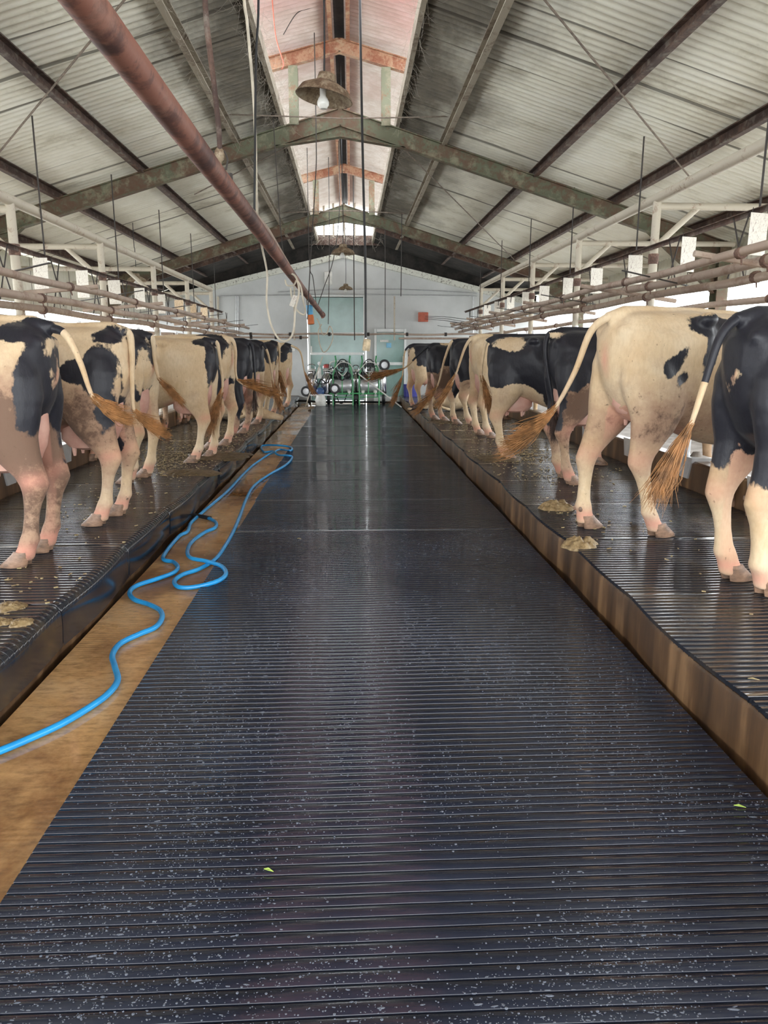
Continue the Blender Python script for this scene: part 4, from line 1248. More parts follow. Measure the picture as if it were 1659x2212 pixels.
def make_cow(label, loc, face, scale, legs, blobs, whites=(), tail=None, switch=(.30, 'g'), tail_black=0.0, soil=.3, near=False, lying=False, neck='down', udder=1.0, seed=0, height=1.0):
    """legs: (dx, dy) offsets of hind left, hind right, fore left, fore right feet"""
    t = empty('cow', loc, face)
    t.scale = (scale, scale, scale * height)
    tag(t, label, 'cow', 'cows standing in the stalls' if not lying else None)
    dz = -.53 if lying else 0
    mb = MB()
    mb.loft([torso_ring(x, zb, zt, w * (1.08 if lying and x > .6 else 1), wh, dz=dz) for (x, zb, zt, w, wh) in TORSO])
    # hook bones, pin bones, tail head, spine
    for s_ in (-1, 1):
        mb.ball((.53, s_ * .238, 1.33 + dz), (.075, .055, .05), 14)
        mb.ball((.045, s_ * .098, 1.262 + dz), (.055, .042, .05), 12)
        mb.ball((1.46, s_ * .15, 1.10 + dz), (.15, .115, .26), 14)
        mb.ball((.20, s_ * .14, 1.02 + dz), (.19, .12, .26), 14)
    mb.tube([(-.02, 0, 1.345 + dz), (.10, 0, 1.375 + dz), (.35, 0, 1.378 + dz), (.60, 0, 1.388 + dz), (1.0, 0, 1.368 + dz), (1.4, 0, 1.395 + dz), (1.55, 0, 1.38 + dz)], [.035, .045, .04, .035, .035, .045, .05], 10)
    feet = []
    if not lying:
        for i, (tab, s_) in enumerate(((HIND, 1), (HIND, -1), (FORE, 1), (FORE, -1))):
            dx, dy = legs[i]
            mb.loft(leg_rings(tab, s_, dx, dy))
            if i < 2:
                # point of the hock
                k = ((1.0 - .50) / .97) ** 1.15
                mb.tube([(.10 + dx * k, s_ * .17 + dy * k, .62), (.058 + dx * k, s_ * .17 + dy * k, .515), (.09 + dx * k, s_ * .17 + dy * k, .44)], [.026, .030, .026], 10)
            feet.append((foot(tab, s_, dx, dy), i))
    else:
        for s_ in (-1, 1):
            mb.tube([(.45, s_ * .25, .35), (.62, s_ * .40, .20), (.35, s_ * .48, .12), (.20, s_ * .44, .07), (.50, s_ * .50, .05)], [.16, .13, .075, .05, .04], 14)
            mb.tube([(1.42, s_ * .18, .35), (1.62, s_ * .27, .14), (1.40, s_ * .33, .07), (1.30, s_ * .33, .05)], [.11, .07, .045, .04], 12)
            feet.append((Vector((.54, s_ * .50, 0)), 0))
    # neck and head
    if neck == 'down':
        nk = [(1.50, 1.12, .20, .30), (1.68, 1.08, .15, .24), (1.86, .98, .12, .19), (2.02, .86, .10, .15), (2.12, .76, .095, .13)]
        hd = [(2.12, .78), (2.24, .62), (2.33, .50), (2.40, .40)]
    elif neck == 'floor':
        nk = [(1.45, .50, .19, .26), (1.62, .36, .15, .19), (1.76, .24, .11, .14), (1.86, .17, .09, .11)]
        hd = [(1.86, .17), (2.0, .14), (2.14, .12), (2.28, .10)]
    else:
        nk = [(1.50, 1.12, .20, .30), (1.70, 1.18, .15, .24), (1.88, 1.25, .12, .19), (2.05, 1.30, .10, .15)]
        hd = [(2.07, 1.30), (2.22, 1.20), (2.36, 1.10), (2.46, 1.02)]
    rings = []
    for i, (x, z, ry, rz) in enumerate(nk):
        a = nk[max(0, i - 1)]; b = nk[min(len(nk) - 1, i + 1)]
        tv = Vector((b[0] - a[0], 0, b[1] - a[1])).normalized(); up = Vector((-tv.z, 0, tv.x))
        zz = z if not lying or neck == 'floor' else z + dz
        rings.append([Vector((x, 0, zz)) + Vector((0, 1, 0)) * ry * math.cos(2 * math.pi * j / 16) + up * rz * math.sin(2 * math.pi * j / 16) for j in range(16)])
    mb.loft(rings)
    a0, a1 = Vector((hd[0][0], 0, hd[0][1])), Vector((hd[-1][0], 0, hd[-1][1]))
    tv = (a1 - a0).normalized(); up = Vector((-tv.z, 0, tv.x))
    rings = []
    L = (a1 - a0).length
    for (q, ry, rz) in ((-.12, .05, .06), (-.06, .10, .105), (.08, .115, .12), (.26, .10, .105), (.48, .075, .085), (.72, .066, .070), (.9, .070, .066), (1.02, .058, .055), (1.08, .03, .03)):
        c_ = a0 + tv * (q * .50)
        rings.append([c_ + Vector((0, 1, 0)) * ry * math.cos(2 * math.pi * j / 16) + up * rz * math.sin(2 * math.pi * j / 16) for j in range(16)])
    mb.loft(rings)
    for s_ in (-1, 1):
        e0 = a0 + up * .05 + Vector((0, s_ * .09, 0))
        e1 = e0 + Vector((-.02, s_ * .20, -.02))
        mb.tube([e0, e0.lerp(e1, .4), e0.lerp(e1, .75), e1], [.02, .045, .035, .012], 8)
    me = mb.mesh('cow_raw', False)
    tmp = bpy.data.objects.new('cow_raw', me); C.objects.link(tmp)
    rm = tmp.modifiers.new('r', 'REMESH'); rm.mode = 'VOXEL'; rm.voxel_size = .012 if near else .019
    sm_ = tmp.modifiers.new('s', 'SMOOTH'); sm_.factor = .6; sm_.iterations = 9 if near else 4
    dg = bpy.context.evaluated_depsgraph_get()
    body = bpy.data.meshes.new_from_object(tmp.evaluated_get(dg))
    bpy.data.objects.remove(tmp); bpy.data.meshes.remove(me)
    # muscle relief and join the tail
    n0 = len(body.vertices)
    co = np.empty(n0 * 3, dtype=np.float32); body.vertices.foreach_get('co', co); co = co.reshape(-1, 3)
    no = np.empty(n0 * 3, dtype=np.float32); body.vertices.foreach_get('normal', no); no = no.reshape(-1, 3)
    vs = []
    for i in range(n0):
        p = Vector(co[i])
        d = noise.noise(p * 3.2 + Vector((seed * 5.1, 0, 0))) * .007 + noise.noise(p * 9 + Vector((seed, 3, 1))) * .0025
        # hollow in front of the hook bone, between hooks and pins, and rib relief
        d -= .030 * math.exp(-(((p.x - .66) / .10) ** 2 + ((p.z - 1.22 - dz) / .10) ** 2)) * min(1, abs(p.y) * 5)
        d -= .020 * math.exp(-(((p.x - .28) / .14) ** 2 + ((p.z - 1.30 - dz) / .05) ** 2)) * min(1, abs(p.y) * 6)
        if .75 < p.x < 1.3 and abs(p.y) > .15: d += .0035 * math.sin((p.x + p.z * .25) * 2 * math.pi / .095) * math.exp(-((p.z - 1.0 - dz) / .22) ** 2)
        vs.append(p + Vector(no[i]) * d)
    fs = [tuple(f.vertices) for f in body.polygons]
    bpy.data.meshes.remove(body)
    mb = MB(); mb.v = [tuple(v) for v in vs]; mb.f = fs; mb.m = [0] * len(fs)
    # tail: world offsets from the tail head, turned back into the cow's own axes
    root = Vector((-.005, 0, 1.355 + dz))
    Rinv = Matrix.Rotation(-face, 3, 'Z')
    tl = tail or [(0, 0, -.3), (0, 0, -.7), (0, 0, -.85)]
    P = [root + Vector((.08, 0, .0)), root + Vector((-.012, 0, -.01))] + [root + (Rinv @ Vector(q)) / scale for q in tl]
    for q in range(2, len(P)): P[q].z = root.z + tl[q - 2][2] / (scale * height)
    P = catmull(P, 6)
    nt_ = len(P)
    rs = [.031 - .021 * min(1, (i / (nt_ - 1)) * 1.15) for i in range(nt_)]
    mb.tube(P, rs, 12)
    ntail = len(mb.v) - n0
    me = bpy.data.meshes.new('body'); me.from_pydata(mb.v, [], mb.f); me.update()
    me.polygons.foreach_set('use_smooth', [True] * len(me.polygons))
    coat, pink, soilv = [], [], []
    for i, v in enumerate(mb.v):
        p = Vector(v)
        if i < n0:
            q = Vector((p.x, p.y, p.z - dz)) if lying else p
            coat.append(coat_value(q, blobs, whites))
            pk = 0
            if not lying:
                if p.z < .30: pk = max(pk, .85 * math.exp(-((p.z - .09) / .05) ** 2))
                if p.x < .5: pk = max(pk, .22 * math.exp(-((p.z - .50) / .07) ** 2) * (1.4 + 2 * noise.noise(p * 9)))
                if abs(p.y) < .05 and p.x < .09 and .95 < p.z < 1.22: pk = max(pk, .9 * (1 - abs(p.z - 1.10) / .13) * (1 - abs(p.y) / .05))
                if .1 < p.x < .6 and p.z < .95: pk = max(pk, .6 * max(0, 1 - (abs(p.y) / .13) ** 3))
            pink.append(max(0, pk))
            s_ = soil * (.25 + .85 * math.exp(-(((p.x - .35) / .42) ** 2 + ((p.z - .78) / .30) ** 2))) + soil * .35 * min(1, max(0, (.55 - p.z) / .15)) + .22 * math.exp(-((p.z - .62) / .2) ** 2)
            soilv.append(s_)
        else:
            k = (i - n0) // 12 / max(1, nt_ - 1)
            coat.append(.2 if k < tail_black else -.2); pink.append(0.0); soilv.append(.15 + .35 * k)
    for nm_, arr in (('coat', coat), ('pink', pink), ('soil', soilv)):
        at_ = me.attributes.new(nm_, 'FLOAT', 'POINT'); at_.data.foreach_set('value', arr)
    me.materials.append(M['coat'])
    b = bpy.data.objects.new('body', me); C.objects.link(b); b.parent = t
    for (p, i) in feet:
        make_hoof(t, p, (0.0 if i > 1 else 0.04), M['hoof'])
    if udder and not lying:
        mb = MB(); rings = []
        for (z, x, rx, ry) in ((1.00, .13, .03, .04), (.94, .15, .07, .075), (.86, .19, .13, .10), (.77, .25, .19, .12), (.68, .30, .22, .135), (.60, .32, .20, .13), (.545, .32, .15, .11), (.525, .32, .08, .06)):
            rings.append([Vector((v.x, v.y * (1 - .12 * math.exp(-((v.y) / .03) ** 2)), .0 + v.z)) for v in ell(x, 0, 1 - (1 - z) * udder, rx, ry, 20)])
        mb.loft(rings[::-1])
        zt_ = 1 - (1 - .55) * udder
        for sx in (-1, 1):
            for sy in (-1, 1):
                mb.tube([(.32 + sx * .09, sy * .065, zt_ + .04), (.32 + sx * .09, sy * .07, zt_ - .03), (.32 + sx * .09, sy * .07, zt_ - .065)], [.022, .016, .010], 8)
        u = mb.build('udder', M['udder'], t)
    # tail switch: strands of hair round the tail end
    rnd = random.Random(seed + 5)
    ln, hc = switch[0], switch[1]
    mb = MB()
    e0, e1 = P[-1], P[-4]
    dv = (e0 - e1).normalized()
    nst = 380 if near else 90
    gdown = Vector((0, 0, -1))
    curl = Rinv @ Vector(switch[2]) if len(switch) > 2 else Vector((0, 0, 0))
    for k in range(nst):
        q = rnd.random()
        st = P[-1 - int(q * 7)] + Vector((rnd.gauss(0, .008), rnd.gauss(0, .008), rnd.gauss(0, .008)))
        spread = Vector((rnd.gauss(0, 1), rnd.gauss(0, 1), rnd.gauss(0, 1))) * .19
        L_ = ln * (.65 + .5 * rnd.random()) / scale
        d0 = (dv + spread * .6).normalized(); d1 = (dv * .8 + spread + gdown * .25 + curl).normalized()
        p1 = st + d0 * L_ * .35; p2 = p1 + (d0 * .4 + d1 * .6).normalized() * L_ * .35; p3 = p2 + (d1 + Vector((rnd.gauss(0, .3), rnd.gauss(0, .3), rnd.gauss(0, .3)))).normalized() * L_ * .3
        # gather at the tip
        ax = P[-1] + (dv + gdown * .15 + curl * .8).normalized() * L_ * 1.0
        p3 = p3.lerp(ax, .18)
        w = .0017 if near else .0042
        mb.tube([st, p1, p2, p3], [w, w * 1.15, w * .9, w * .25], 4, cap=False)
    mb.build('tail_switch', M['hair_ginger'] if hc == 'g' else M['hair_dark'], t, fix=False)
    return t


R_ = math.radians
PI_ = math.pi


def rcow(label, px, py, deg, rump_py, **kw):
    """right-hand cow: the middle between the hind feet stands at pixel (px, py) of the platform; rump height taken from the photo"""
    p = PZ(px, py, PH + .004)
    d = PZ(px, py, PH).y
    return p, math.radians(deg)


def place(label, side, px, py, deg, sc_, legs=((0, 0), (0, 0), (0, 0), (0, 0)), **kw):
    p = PZ(px, py, PH + .003)
    face = R_(deg) if side > 0 else PI_ - R_(deg)
    # the hind feet stand .2 m ahead of the pins
    off = Matrix.Rotation(face, 3, 'Z') @ Vector((.22 * sc_, 0, 0))
    return make_cow(label, p - off, face, sc_, legs, **kw)


# right-hand row, nearest first
place('black rumped cow at the right edge of the photo, nearest on right', 1, 1618, 1266, 10, 1.0, ((.0, -.04), (.0, .04), (.05, 0), (0, 0)),
      blobs=[(.35, 1.15, .75, .40, 0), (.05, .95, .14, .33, 1), (.16, .86, .26, .30, -1), (.95, 1.2, .5, .3, 0)], whites=[(-.03, .80, .03, .24, 0)],
      tail=[(-.09, -.02, -.10), (-.15, -.03, -.32), (-.20, -.04, -.50), (-.25, -.04, -.62)], switch=(.32, 'g', (-.2, 0, -.8)), tail_black=.60, udder=.0, soil=.4, near=True, seed=1)
place('large cream cow with a few small black patches, second on right', 1, 1348, 1150, 18, 1.045, ((-.14, .04), (.14, .02), (.0, .28), (-.12, .22)),
      blobs=[(.66, 1.28, .22, .085, -1, -.1), (.54, 1.15, .055, .15, -1, -.2), (.29, 1.08, .12, .042, -1, .85), (.36, .98, .052, .033, -1, .8), (.78, 1.12, .06, .035, -1, .3), (.95, 1.20, .14, .05, -1, .4), (.85, 1.08, .06, .035, -1, .3), (.84, .82, .07, .05, -1), (.95, .95, .08, .12, -1), (1.4, .8, .12, .3, 0)], whites=[],
      tail=[(-.11, -.0, -.10), (-.20, -.02, -.34), (-.32, -.05, -.56), (-.43, -.08, -.68)], switch=(.33, 'g', (-1.2, -.1, .1)), soil=.6, near=True, seed=2, udder=.55)
place('black cow with brown thigh behind the large cream cow', 1, 1222, 1040, 5, 1.0, ((.06, .05), (.0, .02), (0, 0), (.1, 0)),
      blobs=[(.5, 1.18, .9, .34, 0), (.10, .80, .14, .28, 1), (.0, .9, .10, .45, 0), (1.2, .95, .5, .4, 0)], whites=[(.34, .74, .20, .20, -1), (.0, 1.345, .13, .03, 1)],
      tail=[(-.03, -.02, -.2), (.05, -.03, -.6), (.08, 0, -.8)], switch=(.2, 'd'), tail_black=1, soil=1.0, near=True, seed=3)
place('black cow with cream patch on its loin, fourth on right', 1, 1090, 986, -20, .985, ((-.03, 0), (.05, .03), (-.28, -.15), (-.22, -.18)),
      blobs=[(.55, 1.14, .75, .34, 0), (1.15, .93, .60, .45, 0), (.12, 1.0, .2, .18, 0)], whites=[(.28, 1.30, .20, .07, -1), (.35, .66, .3, .2, 0), (1.42, 1.30, .14, .05, -1), (1.0, .52, .5, .07, 0)],
      tail=[(-.05, .01, -.1), (-.08, -.02, -.4), (-.02, -.04, -.62)], switch=(.26, 'g', (0, 0, -.2)), tail_black=.3, soil=.3, near=True, seed=4)
place('white rumped cow with black flank, fifth on right', 1, 1046, 943, 12, 1.02, ((.0, .03), (.02, .0), (0, 0), (0, 0)),
      blobs=[(.55, 1.10, .38, .40, -1), (1.1, 1.1, .4, .3, 0)], whites=[(.05, 1.1, .16, .5, 0)],
      tail=[(-.10, 0, -.15), (-.22, -.03, -.5), (-.35, -.06, -.75)], switch=(.3, 'g', (-.5, 0, -.2)), soil=.2, seed=5)
place('black cow with white legs, sixth on right', 1, 1000, 918, 12, 1.0, ((-.06, .02), (.08, .0), (0, 0), (0, 0)),
      blobs=[(.5, 1.08, .8, .42, 0), (.15, .72, .10, .30, 1)], whites=[(.25, .60, .25, .16, -1)],
      tail=[(-.12, 0, -.3), (-.22, 0, -.7), (-.4, -.02, -.95)], switch=(.38, 'g', (-.8, 0, -.1)), tail_black=.2, soil=.5, seed=6)
place('black cow with brown stained thigh and raised tail, seventh on right', 1, 947, 908, 14, .955, ((-.02, .02), (.04, .0), (0, 0), (0, 0)),
      blobs=[(.45, 1.14, .8, .30, 0), (1.0, 1.0, .4, .4, 0)], whites=[(.42, 1.37, .22, .06, 1), (.30, .85, .20, .16, -1)],
      tail=[(-.18, 0, -.16), (-.42, -.02, -.38), (-.75, -.04, -.48)], switch=(.42, 'g', (-1, 0, 0)), tail_black=.6, soil=1.0, seed=7)
place('black rumped cow with pale legs, farthest on right by the blue barrel', 1, 903, 883, 20, .97, ((-.02, .02), (.04, .0), (0, 0), (0, 0)),
      blobs=[(.4, 1.2, .7, .28, 0), (.9, 1.1, .4, .3, 0)], whites=[(.02, 1.0, .05, .3, 0)],
      tail=[(-.10, 0, -.15), (-.14, 0, -.6), (-.25, -.02, -.95)], switch=(.40, 'g', (-.5, 0, -.3)), tail_black=.45, soil=.2, seed=8)

# left-hand row, nearest first
place('cream and black cow cut by left edge, nearest on left', -1, 74, 1204, 0, .985, ((.0, .0), (.0, .02), (0, 0), (0, 0)),
      blobs=[(.09, 1.33, .15, .06, 0), (.06, 1.04, .075, .25, 1, .1), (.0, .92, .09, .34, -1), (.42, 1.03, .14, .20, 1), (.9, 1.1, .3, .25, -1)], whites=[(-.03, .88, .03, .26, 0)],
      tail=[(.09, -.02, -.05), (.16, -.04, -.20), (.21, -.04, -.38), (.28, -.03, -.46)], switch=(.17, 'g', (.9, 0, .4)), tail_black=.34, soil=1.3, near=True, seed=11)
place('cream cow with three large black patches, second on left', -1, 238, 1122, 4, .985, ((.02, .0), (.0, .0), (0, 0), (0, 0)),
      blobs=[(.72, 1.12, .17, .22, 1), (.95, 1.05, .25, .25, 1), (.12, 1.06, .10, .20, 1, .12), (.26, 1.08, .11, .07, 1), (.10, .86, .06, .16, 1), (.48, .80, .045, .028, 1), (.60, .83, .04, .02, 1), (.08, 1.33, .10, .05, 0), (.15, .56, .03, .05, -1), (1.5, 1.1, .2, .3, 1)], whites=[(-.02, .85, .03, .3, 0), (.48, 1.32, .24, .12, 0)],
      tail=[(.03, -.02, -.14), (.02, -.03, -.36), (.02, -.03, -.54), (.08, -.02, -.62)], switch=(.20, 'g', (1.0, 0, .2)), soil=.8, near=True, seed=12)
place('black rumped cow half hidden behind the second left cow', -1, 300, 1036, 14, .985, ((.0, .03), (.02, .0), (0, 0), (0, 0)),
      blobs=[(.15, 1.28, .25, .16, 0), (.6, 1.0, .3, .3, 0), (.05, 1.0, .08, .2, 1), (.8, 1.1, .4, .3, 1)], whites=[(.02, .95, .04, .3, 0)],
      tail=[(.02, 0, -.2), (.05, 0, -.38), (.15, 0, -.50)], switch=(.18, 'g', (.3, 0, -.2)), tail_black=.05, soil=.4, near=True, seed=13)
place('big cream bellied cow seen nearly side on, fourth on left', -1, 436, 992, 4, .965, ((.03, .08), (-.05, -.05), (-.05, 0), (.05, 0)),
      blobs=[(-.01, 1.12, .085, .30, 1), (.10, 1.35, .14, .04, 0), (.80, 1.0, .15, .22, 1), (1.15, 1.1, .25, .25, 1)], whites=[(.35, 1.1, .16, .35, 1)],
      tail=[(.04, -.02, -.12), (.06, -.02, -.5), (-.04, -.02, -.78)], switch=(.30, 'g', (0, 0, -.6)), soil=.25, near=True, seed=14, udder=1.0)
place('black rumped cow with white legs, fifth on left', -1, 474, 965, 14, 1.0, ((.03, .03), (-.02, .0), (0, 0), (0, 0)),
      blobs=[(.28, 1.08, .36, .34, 0), (.12, .82, .12, .22, 1)], whites=[(.0, .9, .06, .35, 0), (.75, 1.3, .3, .2, 0)],
      tail=[(.05, -.02, -.15), (.06, -.03, -.50), (.30, -.03, -.62)], switch=(.36, 'g', (.9, 0, .1)), tail_black=.1, soil=.4, seed=15)
place('nearly all black cow with brown belly, sixth on left', -1, 516, 938, 12, .985, ((.03, .03), (-.02, .0), (0, 0), (0, 0)),
      blobs=[(.5, 1.08, .9, .40, 0), (.12, .60, .09, .30, 1)], whites=[],
      tail=[(.05, -.02, -.2), (.06, -.03, -.6), (.05, -.03, -.80)], switch=(.24, 'd'), tail_black=1, soil=1.2, seed=16)
place('black cow with pale switched tail, seventh on left', -1, 545, 918, 14, .985, ((.03, .03), (-.02, .0), (0, 0), (0, 0)),
      blobs=[(.4, 1.15, .7, .30, 0)], whites=[],
      tail=[(.10, -.02, -.2), (.16, -.03, -.6), (.22, -.03, -.85)], switch=(.34, 'g', (0, 0, -.4)), tail_black=.4, soil=.5, seed=17)
place('cream cow with a black stripe on its buttock, eighth on left', -1, 580, 899, 12, 1.0, ((.05, .03), (-.02, .0), (0, 0), (0, 0)),
      blobs=[(.08, 1.18, .10, .22, 1), (.10, 1.34, .18, .05, 0)], whites=[],
      tail=[(.03, -.02, -.2), (.02, -.03, -.5), (.05, -.03, -.7)], switch=(.34, 'g', (0, 0, -.4)), soil=.3, seed=18)
place('cream cow with black tail head, farthest on left by end wall', -1, 611, 880, 14, .985, ((.05, .0), (-.02, .0), (0, 0), (0, 0)),
      blobs=[(.05, 1.30, .12, .12, 0), (.10, 1.1, .08, .12, 1)], whites=[],
      tail=[(.20, -.02, -.14), (.28, -.03, -.55), (.36, -.03, -.80)], switch=(.34, 'g', (.6, 0, 0)), soil=.3, seed=19)
# lying cows
p = PZ(470, 905, PH)
c = make_cow('pale cow lying down with its head resting near left curb', Vector((-2.88, 13.85, PH)), R_(-24), .78, None, blobs=[(2.2, .3, .02, .02, 1)], whites=[], lying=True, neck='floor', udder=0, seed=21, soil=.7,
             tail=[(-.05, .05, -.3), (-.06, .10, -.62), (0, .2, -.69)])
tag(c, None, None, 'cows lying in the stalls')
c = make_cow('pale cow with black head, lying behind standing cows far on right', Vector((2.85, 15.9, PH)), R_(205), .78, None, blobs=[(2.1, .65, .3, .3, -1)], whites=[], lying=True, neck='floor', udder=0, seed=22, soil=.5,
             tail=[(.05, .05, -.3), (.06, .10, -.62), (0, .2, -.69)])
tag(c, None, None, 'cows lying in the stalls')

# ------------------------------------------------------------------ small things on the ground
def pile(px, py, z, r, h, seed, lab, grp='dung heaps on the mats'):
    c = PZ(px, py, z)
    mb = MB(); n, m_ = 40, 14
    vs = [(0, 0, h)]
    for i in range(1, m_ + 1):
        t_ = i / m_
        for j in range(n):
            a = 2 * math.pi * j / n
            rr = r * t_ * (1 + .35 * noise.noise(Vector((math.cos(a) * 1.6, math.sin(a) * 1.6, seed))) + (.30 if r > .2 else .12) * noise.noise(Vector((math.cos(a) * 5, math.sin(a) * 5, seed))))
            hh = h * (1 - t_ ** 2.2) * (1 + .8 * noise.noise(Vector((rr * math.cos(a) * 22, rr * math.sin(a) * 22, seed)))) * (1 + .4 * noise.noise(Vector((math.cos(a) * t_ * 3, math.sin(a) * t_ * 3, seed + 5)))) + .006 * noise.noise(Vector((math.cos(a) * t_ * 14, math.sin(a) * t_ * 14, seed)))
            vs.append((rr * math.cos(a), rr * math.sin(a) * .9, hh if i < m_ else -.012))
    fs = [(0, 1 + j, 1 + (j + 1) % n) for j in range(n)]
    for i in range(m_ - 1):
        for j in range(n):
            fs.append((1 + i * n + j, 1 + (i + 1) * n + j, 1 + (i + 1) * n + (j + 1) % n, 1 + i * n + (j + 1) % n))
    mb.add(vs, fs)
    o = mb.build('dung_heap', M['manure'] if r < .2 else M['wet_dung']); o.location = c
    return tag(o, lab, 'dung heap', grp)


pile(1205, 1098, PH, .155, .05, 1, 'larger brown dung heap beside hind hoof of the large cream cow')
pile(1253, 1178, PH, .115, .045, 2, 'round brown dung heap on edge of right platform, nearest')
pile(1078, 990, PH, .30, .025, 3, 'flat brown dung patch behind the fourth right cow')
pile(960, 912, PH, .34, .02, 4, 'flat trampled dung behind the seventh right cow')
pile(20, 1312, PH, .085, .018, 5, 'flat brown dung pat at left edge, upper one')
pile(46, 1346, PH, .060, .018, 6, 'small oval dung pat at left edge, right of the others')
pile(0, 1345, PH, .06, .02, 7, 'brown dung pat cut by the left edge of photo')
pile(470, 985, PH, .42, .02, 8, 'flat trampled dung under the fifth left cow')
pile(400, 1022, PH, .30, .012, 9, 'thin brown dung patch behind fourth left cow')

rnd = random.Random(4)
mb = MB()
for (cx, cy, sx, sy, n) in ((1.65, 5.3, .12, .3, 40), (2.0, 7.2, .4, .35, 160), (2.1, 10.3, .4, 1.2, 180), (1.9, 13.3, .4, .9, 160), (-1.95, 8.6, .28, .7, 900), (-2.0, 11.0, .35, 1.6, 900), (2.0, 8.6, .3, .4, 500), (2.1, 12.6, .35, 1.2, 700), (-1.9, 6.0, .35, .5, 70), (-1.8, 3.7, .25, .25, 50), (1.9, 4.3, .4, .6, 25)):
    for k in range(n):
        x, y = rnd.gauss(cx, sx), rnd.gauss(cy, sy)
        if not (XR + .05 < abs(x) < 2.85): continue
        a, L_ = rnd.random() * 6.3, rnd.uniform(.006, .03)
        d = Vector((math.cos(a), math.sin(a), rnd.gauss(0, .06))) * L_
        mb.mi = rnd.choice((0, 1, 1))
        mb.beam(Vector((x, y, PH + .006)), Vector((x, y, PH + .006)) + d, rnd.uniform(.003, .010), .005)
tag(mb.build('straw', [M['straw'], M['manure']], smooth=False), 'loose pale straw bits scattered over both stall platforms', 'straw', kind='stuff')
mb = MB()
for k in range(3600):
    sd = rnd.choice((-1, 1)); x = sd * rnd.uniform(3.25, 3.9); y = rnd.uniform(2, 15); z = .25 + rnd.random() * .05 * (4.1 - abs(x))
    a = rnd.random() * 6.3; d = Vector((math.cos(a), math.sin(a), rnd.gauss(0, .3))) * rnd.uniform(.02, .05)
    mb.beam(Vector((x, y, z)), Vector((x, y, z)) + d, .012, .006)
tag(mb.build('feed', M['straw'], smooth=False), 'chopped feed strewn in the mangers', 'feed', kind='stuff')

# leaf scraps
def leaf(px, py, z, L_, lab, m_=None):
    c = PZ(px, py, z); mb = MB()
    mb.add([(-L_, .0, 0), (-L_ * .2, .3 * L_, .004), (L_, .1 * L_, .001), (0, -.25 * L_, .004), (-L_, 0, .002), (-L_ * .2, .3 * L_, .006), (L_, .1 * L_, .003), (0, -.25 * L_, .006)], [(3, 2, 1, 0), (4, 5, 6, 7), (0, 1, 5, 4), (1, 2, 6, 5), (2, 3, 7, 6), (3, 0, 4, 7)])
    o = mb.build('leaf_scrap', m_ or M['leaf'], smooth=False); o.location = c; o.rotation_euler = (0, 0, -.5)
    return tag(o, lab, 'leaf')
leaf(580, 1881, .020, .016, 'small bright green leaf scrap on near aisle mat')
leaf(1598, 1743, .020, .018, 'green leaf smear at right edge of the aisle mat')
leaf(646, 1164, .020, .018, 'pale straw chip lying on middle of aisle mat', M['straw'])
leaf(1628, 1468, PH + .004, .02, 'pale chip lying on nearest right stall mat', M['straw'])
# green rope on manger and blue item
cable('green_rope', [(1588, 960), (1592, 985), (1586, 1010), (1570, 1022), (1545, 1018), (1540, 1000)], 5.9, .013, M['rope_green'], 'bright green rope tied on right manger kerb by black cow', 'rope')

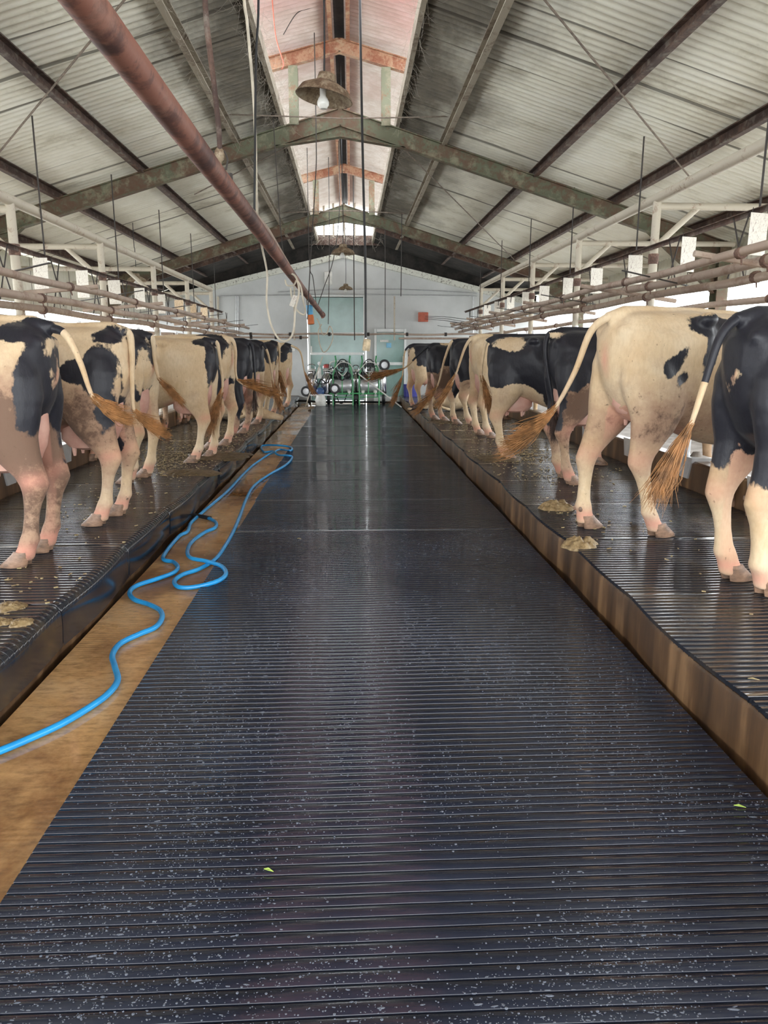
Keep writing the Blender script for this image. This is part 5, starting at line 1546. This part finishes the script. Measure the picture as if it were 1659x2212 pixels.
# water drops on the near aisle mat
rs_ = np.random.RandomState(3)
vs, fs = [], []
def drop(x, y, z, r, el, ang):
    n = 7; b = len(vs)
    ca, sa = math.cos(ang), math.sin(ang)
    for (q, h) in ((1.0, 0.0), (.82, .42), (.42, .70)):
        for j in range(n):
            a = 2 * math.pi * j / n
            dx, dy = q * r * el * math.cos(a), q * r * math.sin(a)
            vs.append((x + dx * ca - dy * sa, y + dx * sa + dy * ca, z + h * r * .75))
    vs.append((x, y, z + .80 * r * .75))
    for i in range(2):
        for j in range(n): fs.append((b + i * n + j, b + i * n + (j + 1) % n, b + (i + 1) * n + (j + 1) % n, b + (i + 1) * n + j))
    for j in range(n): fs.append((b + 2 * n + j, b + 2 * n + (j + 1) % n, b + 3 * n))
    fs.append(tuple(b + j for j in range(n))[::-1])
cnt = 0
while cnt < 34000:
    y = .95 + (rs_.rand() ** 1.7) * 5.2
    x = rs_.uniform(-.93, 1.34)
    d = noise.noise(Vector((x * 2.2, y * 2.0, 3.3))) + .35 * noise.noise(Vector((x * 9, y * 9, 1)))
    if d < rs_.uniform(-.35, .45): continue
    ph = ((y - (-1.2 + .004)) % .042) / .042
    if ph > .78: continue
    w = noise.noise(Vector((x * 1.4, y * 1.1, 0))) * .003 + noise.noise(Vector((x * 5, y * 4, 0))) * .003 * .35
    r = min(.0048, .0011 + rs_.exponential(.0007))
    el = 1 if rs_.rand() < .86 else rs_.uniform(1.6, 4.5)
    drop(x, y, .0178 + w, r * (1 if el == 1 else .8), el, rs_.uniform(-.25, .25)); cnt += 1
me = bpy.data.meshes.new('water_drops'); me.from_pydata(vs, [], fs); me.update()
me.polygons.foreach_set('use_smooth', [True] * len(me.polygons)); me.materials.append(M['water'])
o = bpy.data.objects.new('water_drops', me); C.objects.link(o)
tag(o, 'countless small water drops beaded on near aisle mat', 'water drops', kind='stuff')

# cobwebs
mb = MB(); rnd = random.Random(9)
def webs(anchor_fn, n, L_, r=.0022):
    for k in range(n):
        a = anchor_fn(); d = Vector((rnd.gauss(0, 1), rnd.gauss(0, 1), rnd.gauss(-.25, .7))).normalized() * L_ * rnd.uniform(.4, 1.2)
        b_ = a + d; m_ = (a + b_) / 2 + Vector((0, 0, -.05 * rnd.random() - .02))
        mb.tube([a, m_, b_], [r, r * .8, r * .5], 3, cap=False)
webs(lambda: Vector((RX - .76 + rnd.gauss(0, .09), rnd.uniform(4.5, 17), zroof(.76) - .06)), 900, .30, .0011)
webs(lambda: Vector((RX + .76 + rnd.gauss(0, .05), rnd.uniform(5, 17), zroof(.76) - .06)), 450, .26, .0011)
webs(lambda: Vector((rnd.uniform(-.95, .85), rnd.uniform(19.6, 21.2), rnd.uniform(4.3, 4.8))), 260, .40, .0028)
webs(lambda: Vector((RX - 1.36 + rnd.gauss(0, .06), rnd.uniform(4.5, 17), zroof(1.40) - .1)), 380, .28, .0011)
tag(mb.build('cobwebs', M['web'], fix=False), 'dusty grey cobwebs hanging from roof edges and lantern', 'cobwebs', kind='stuff')
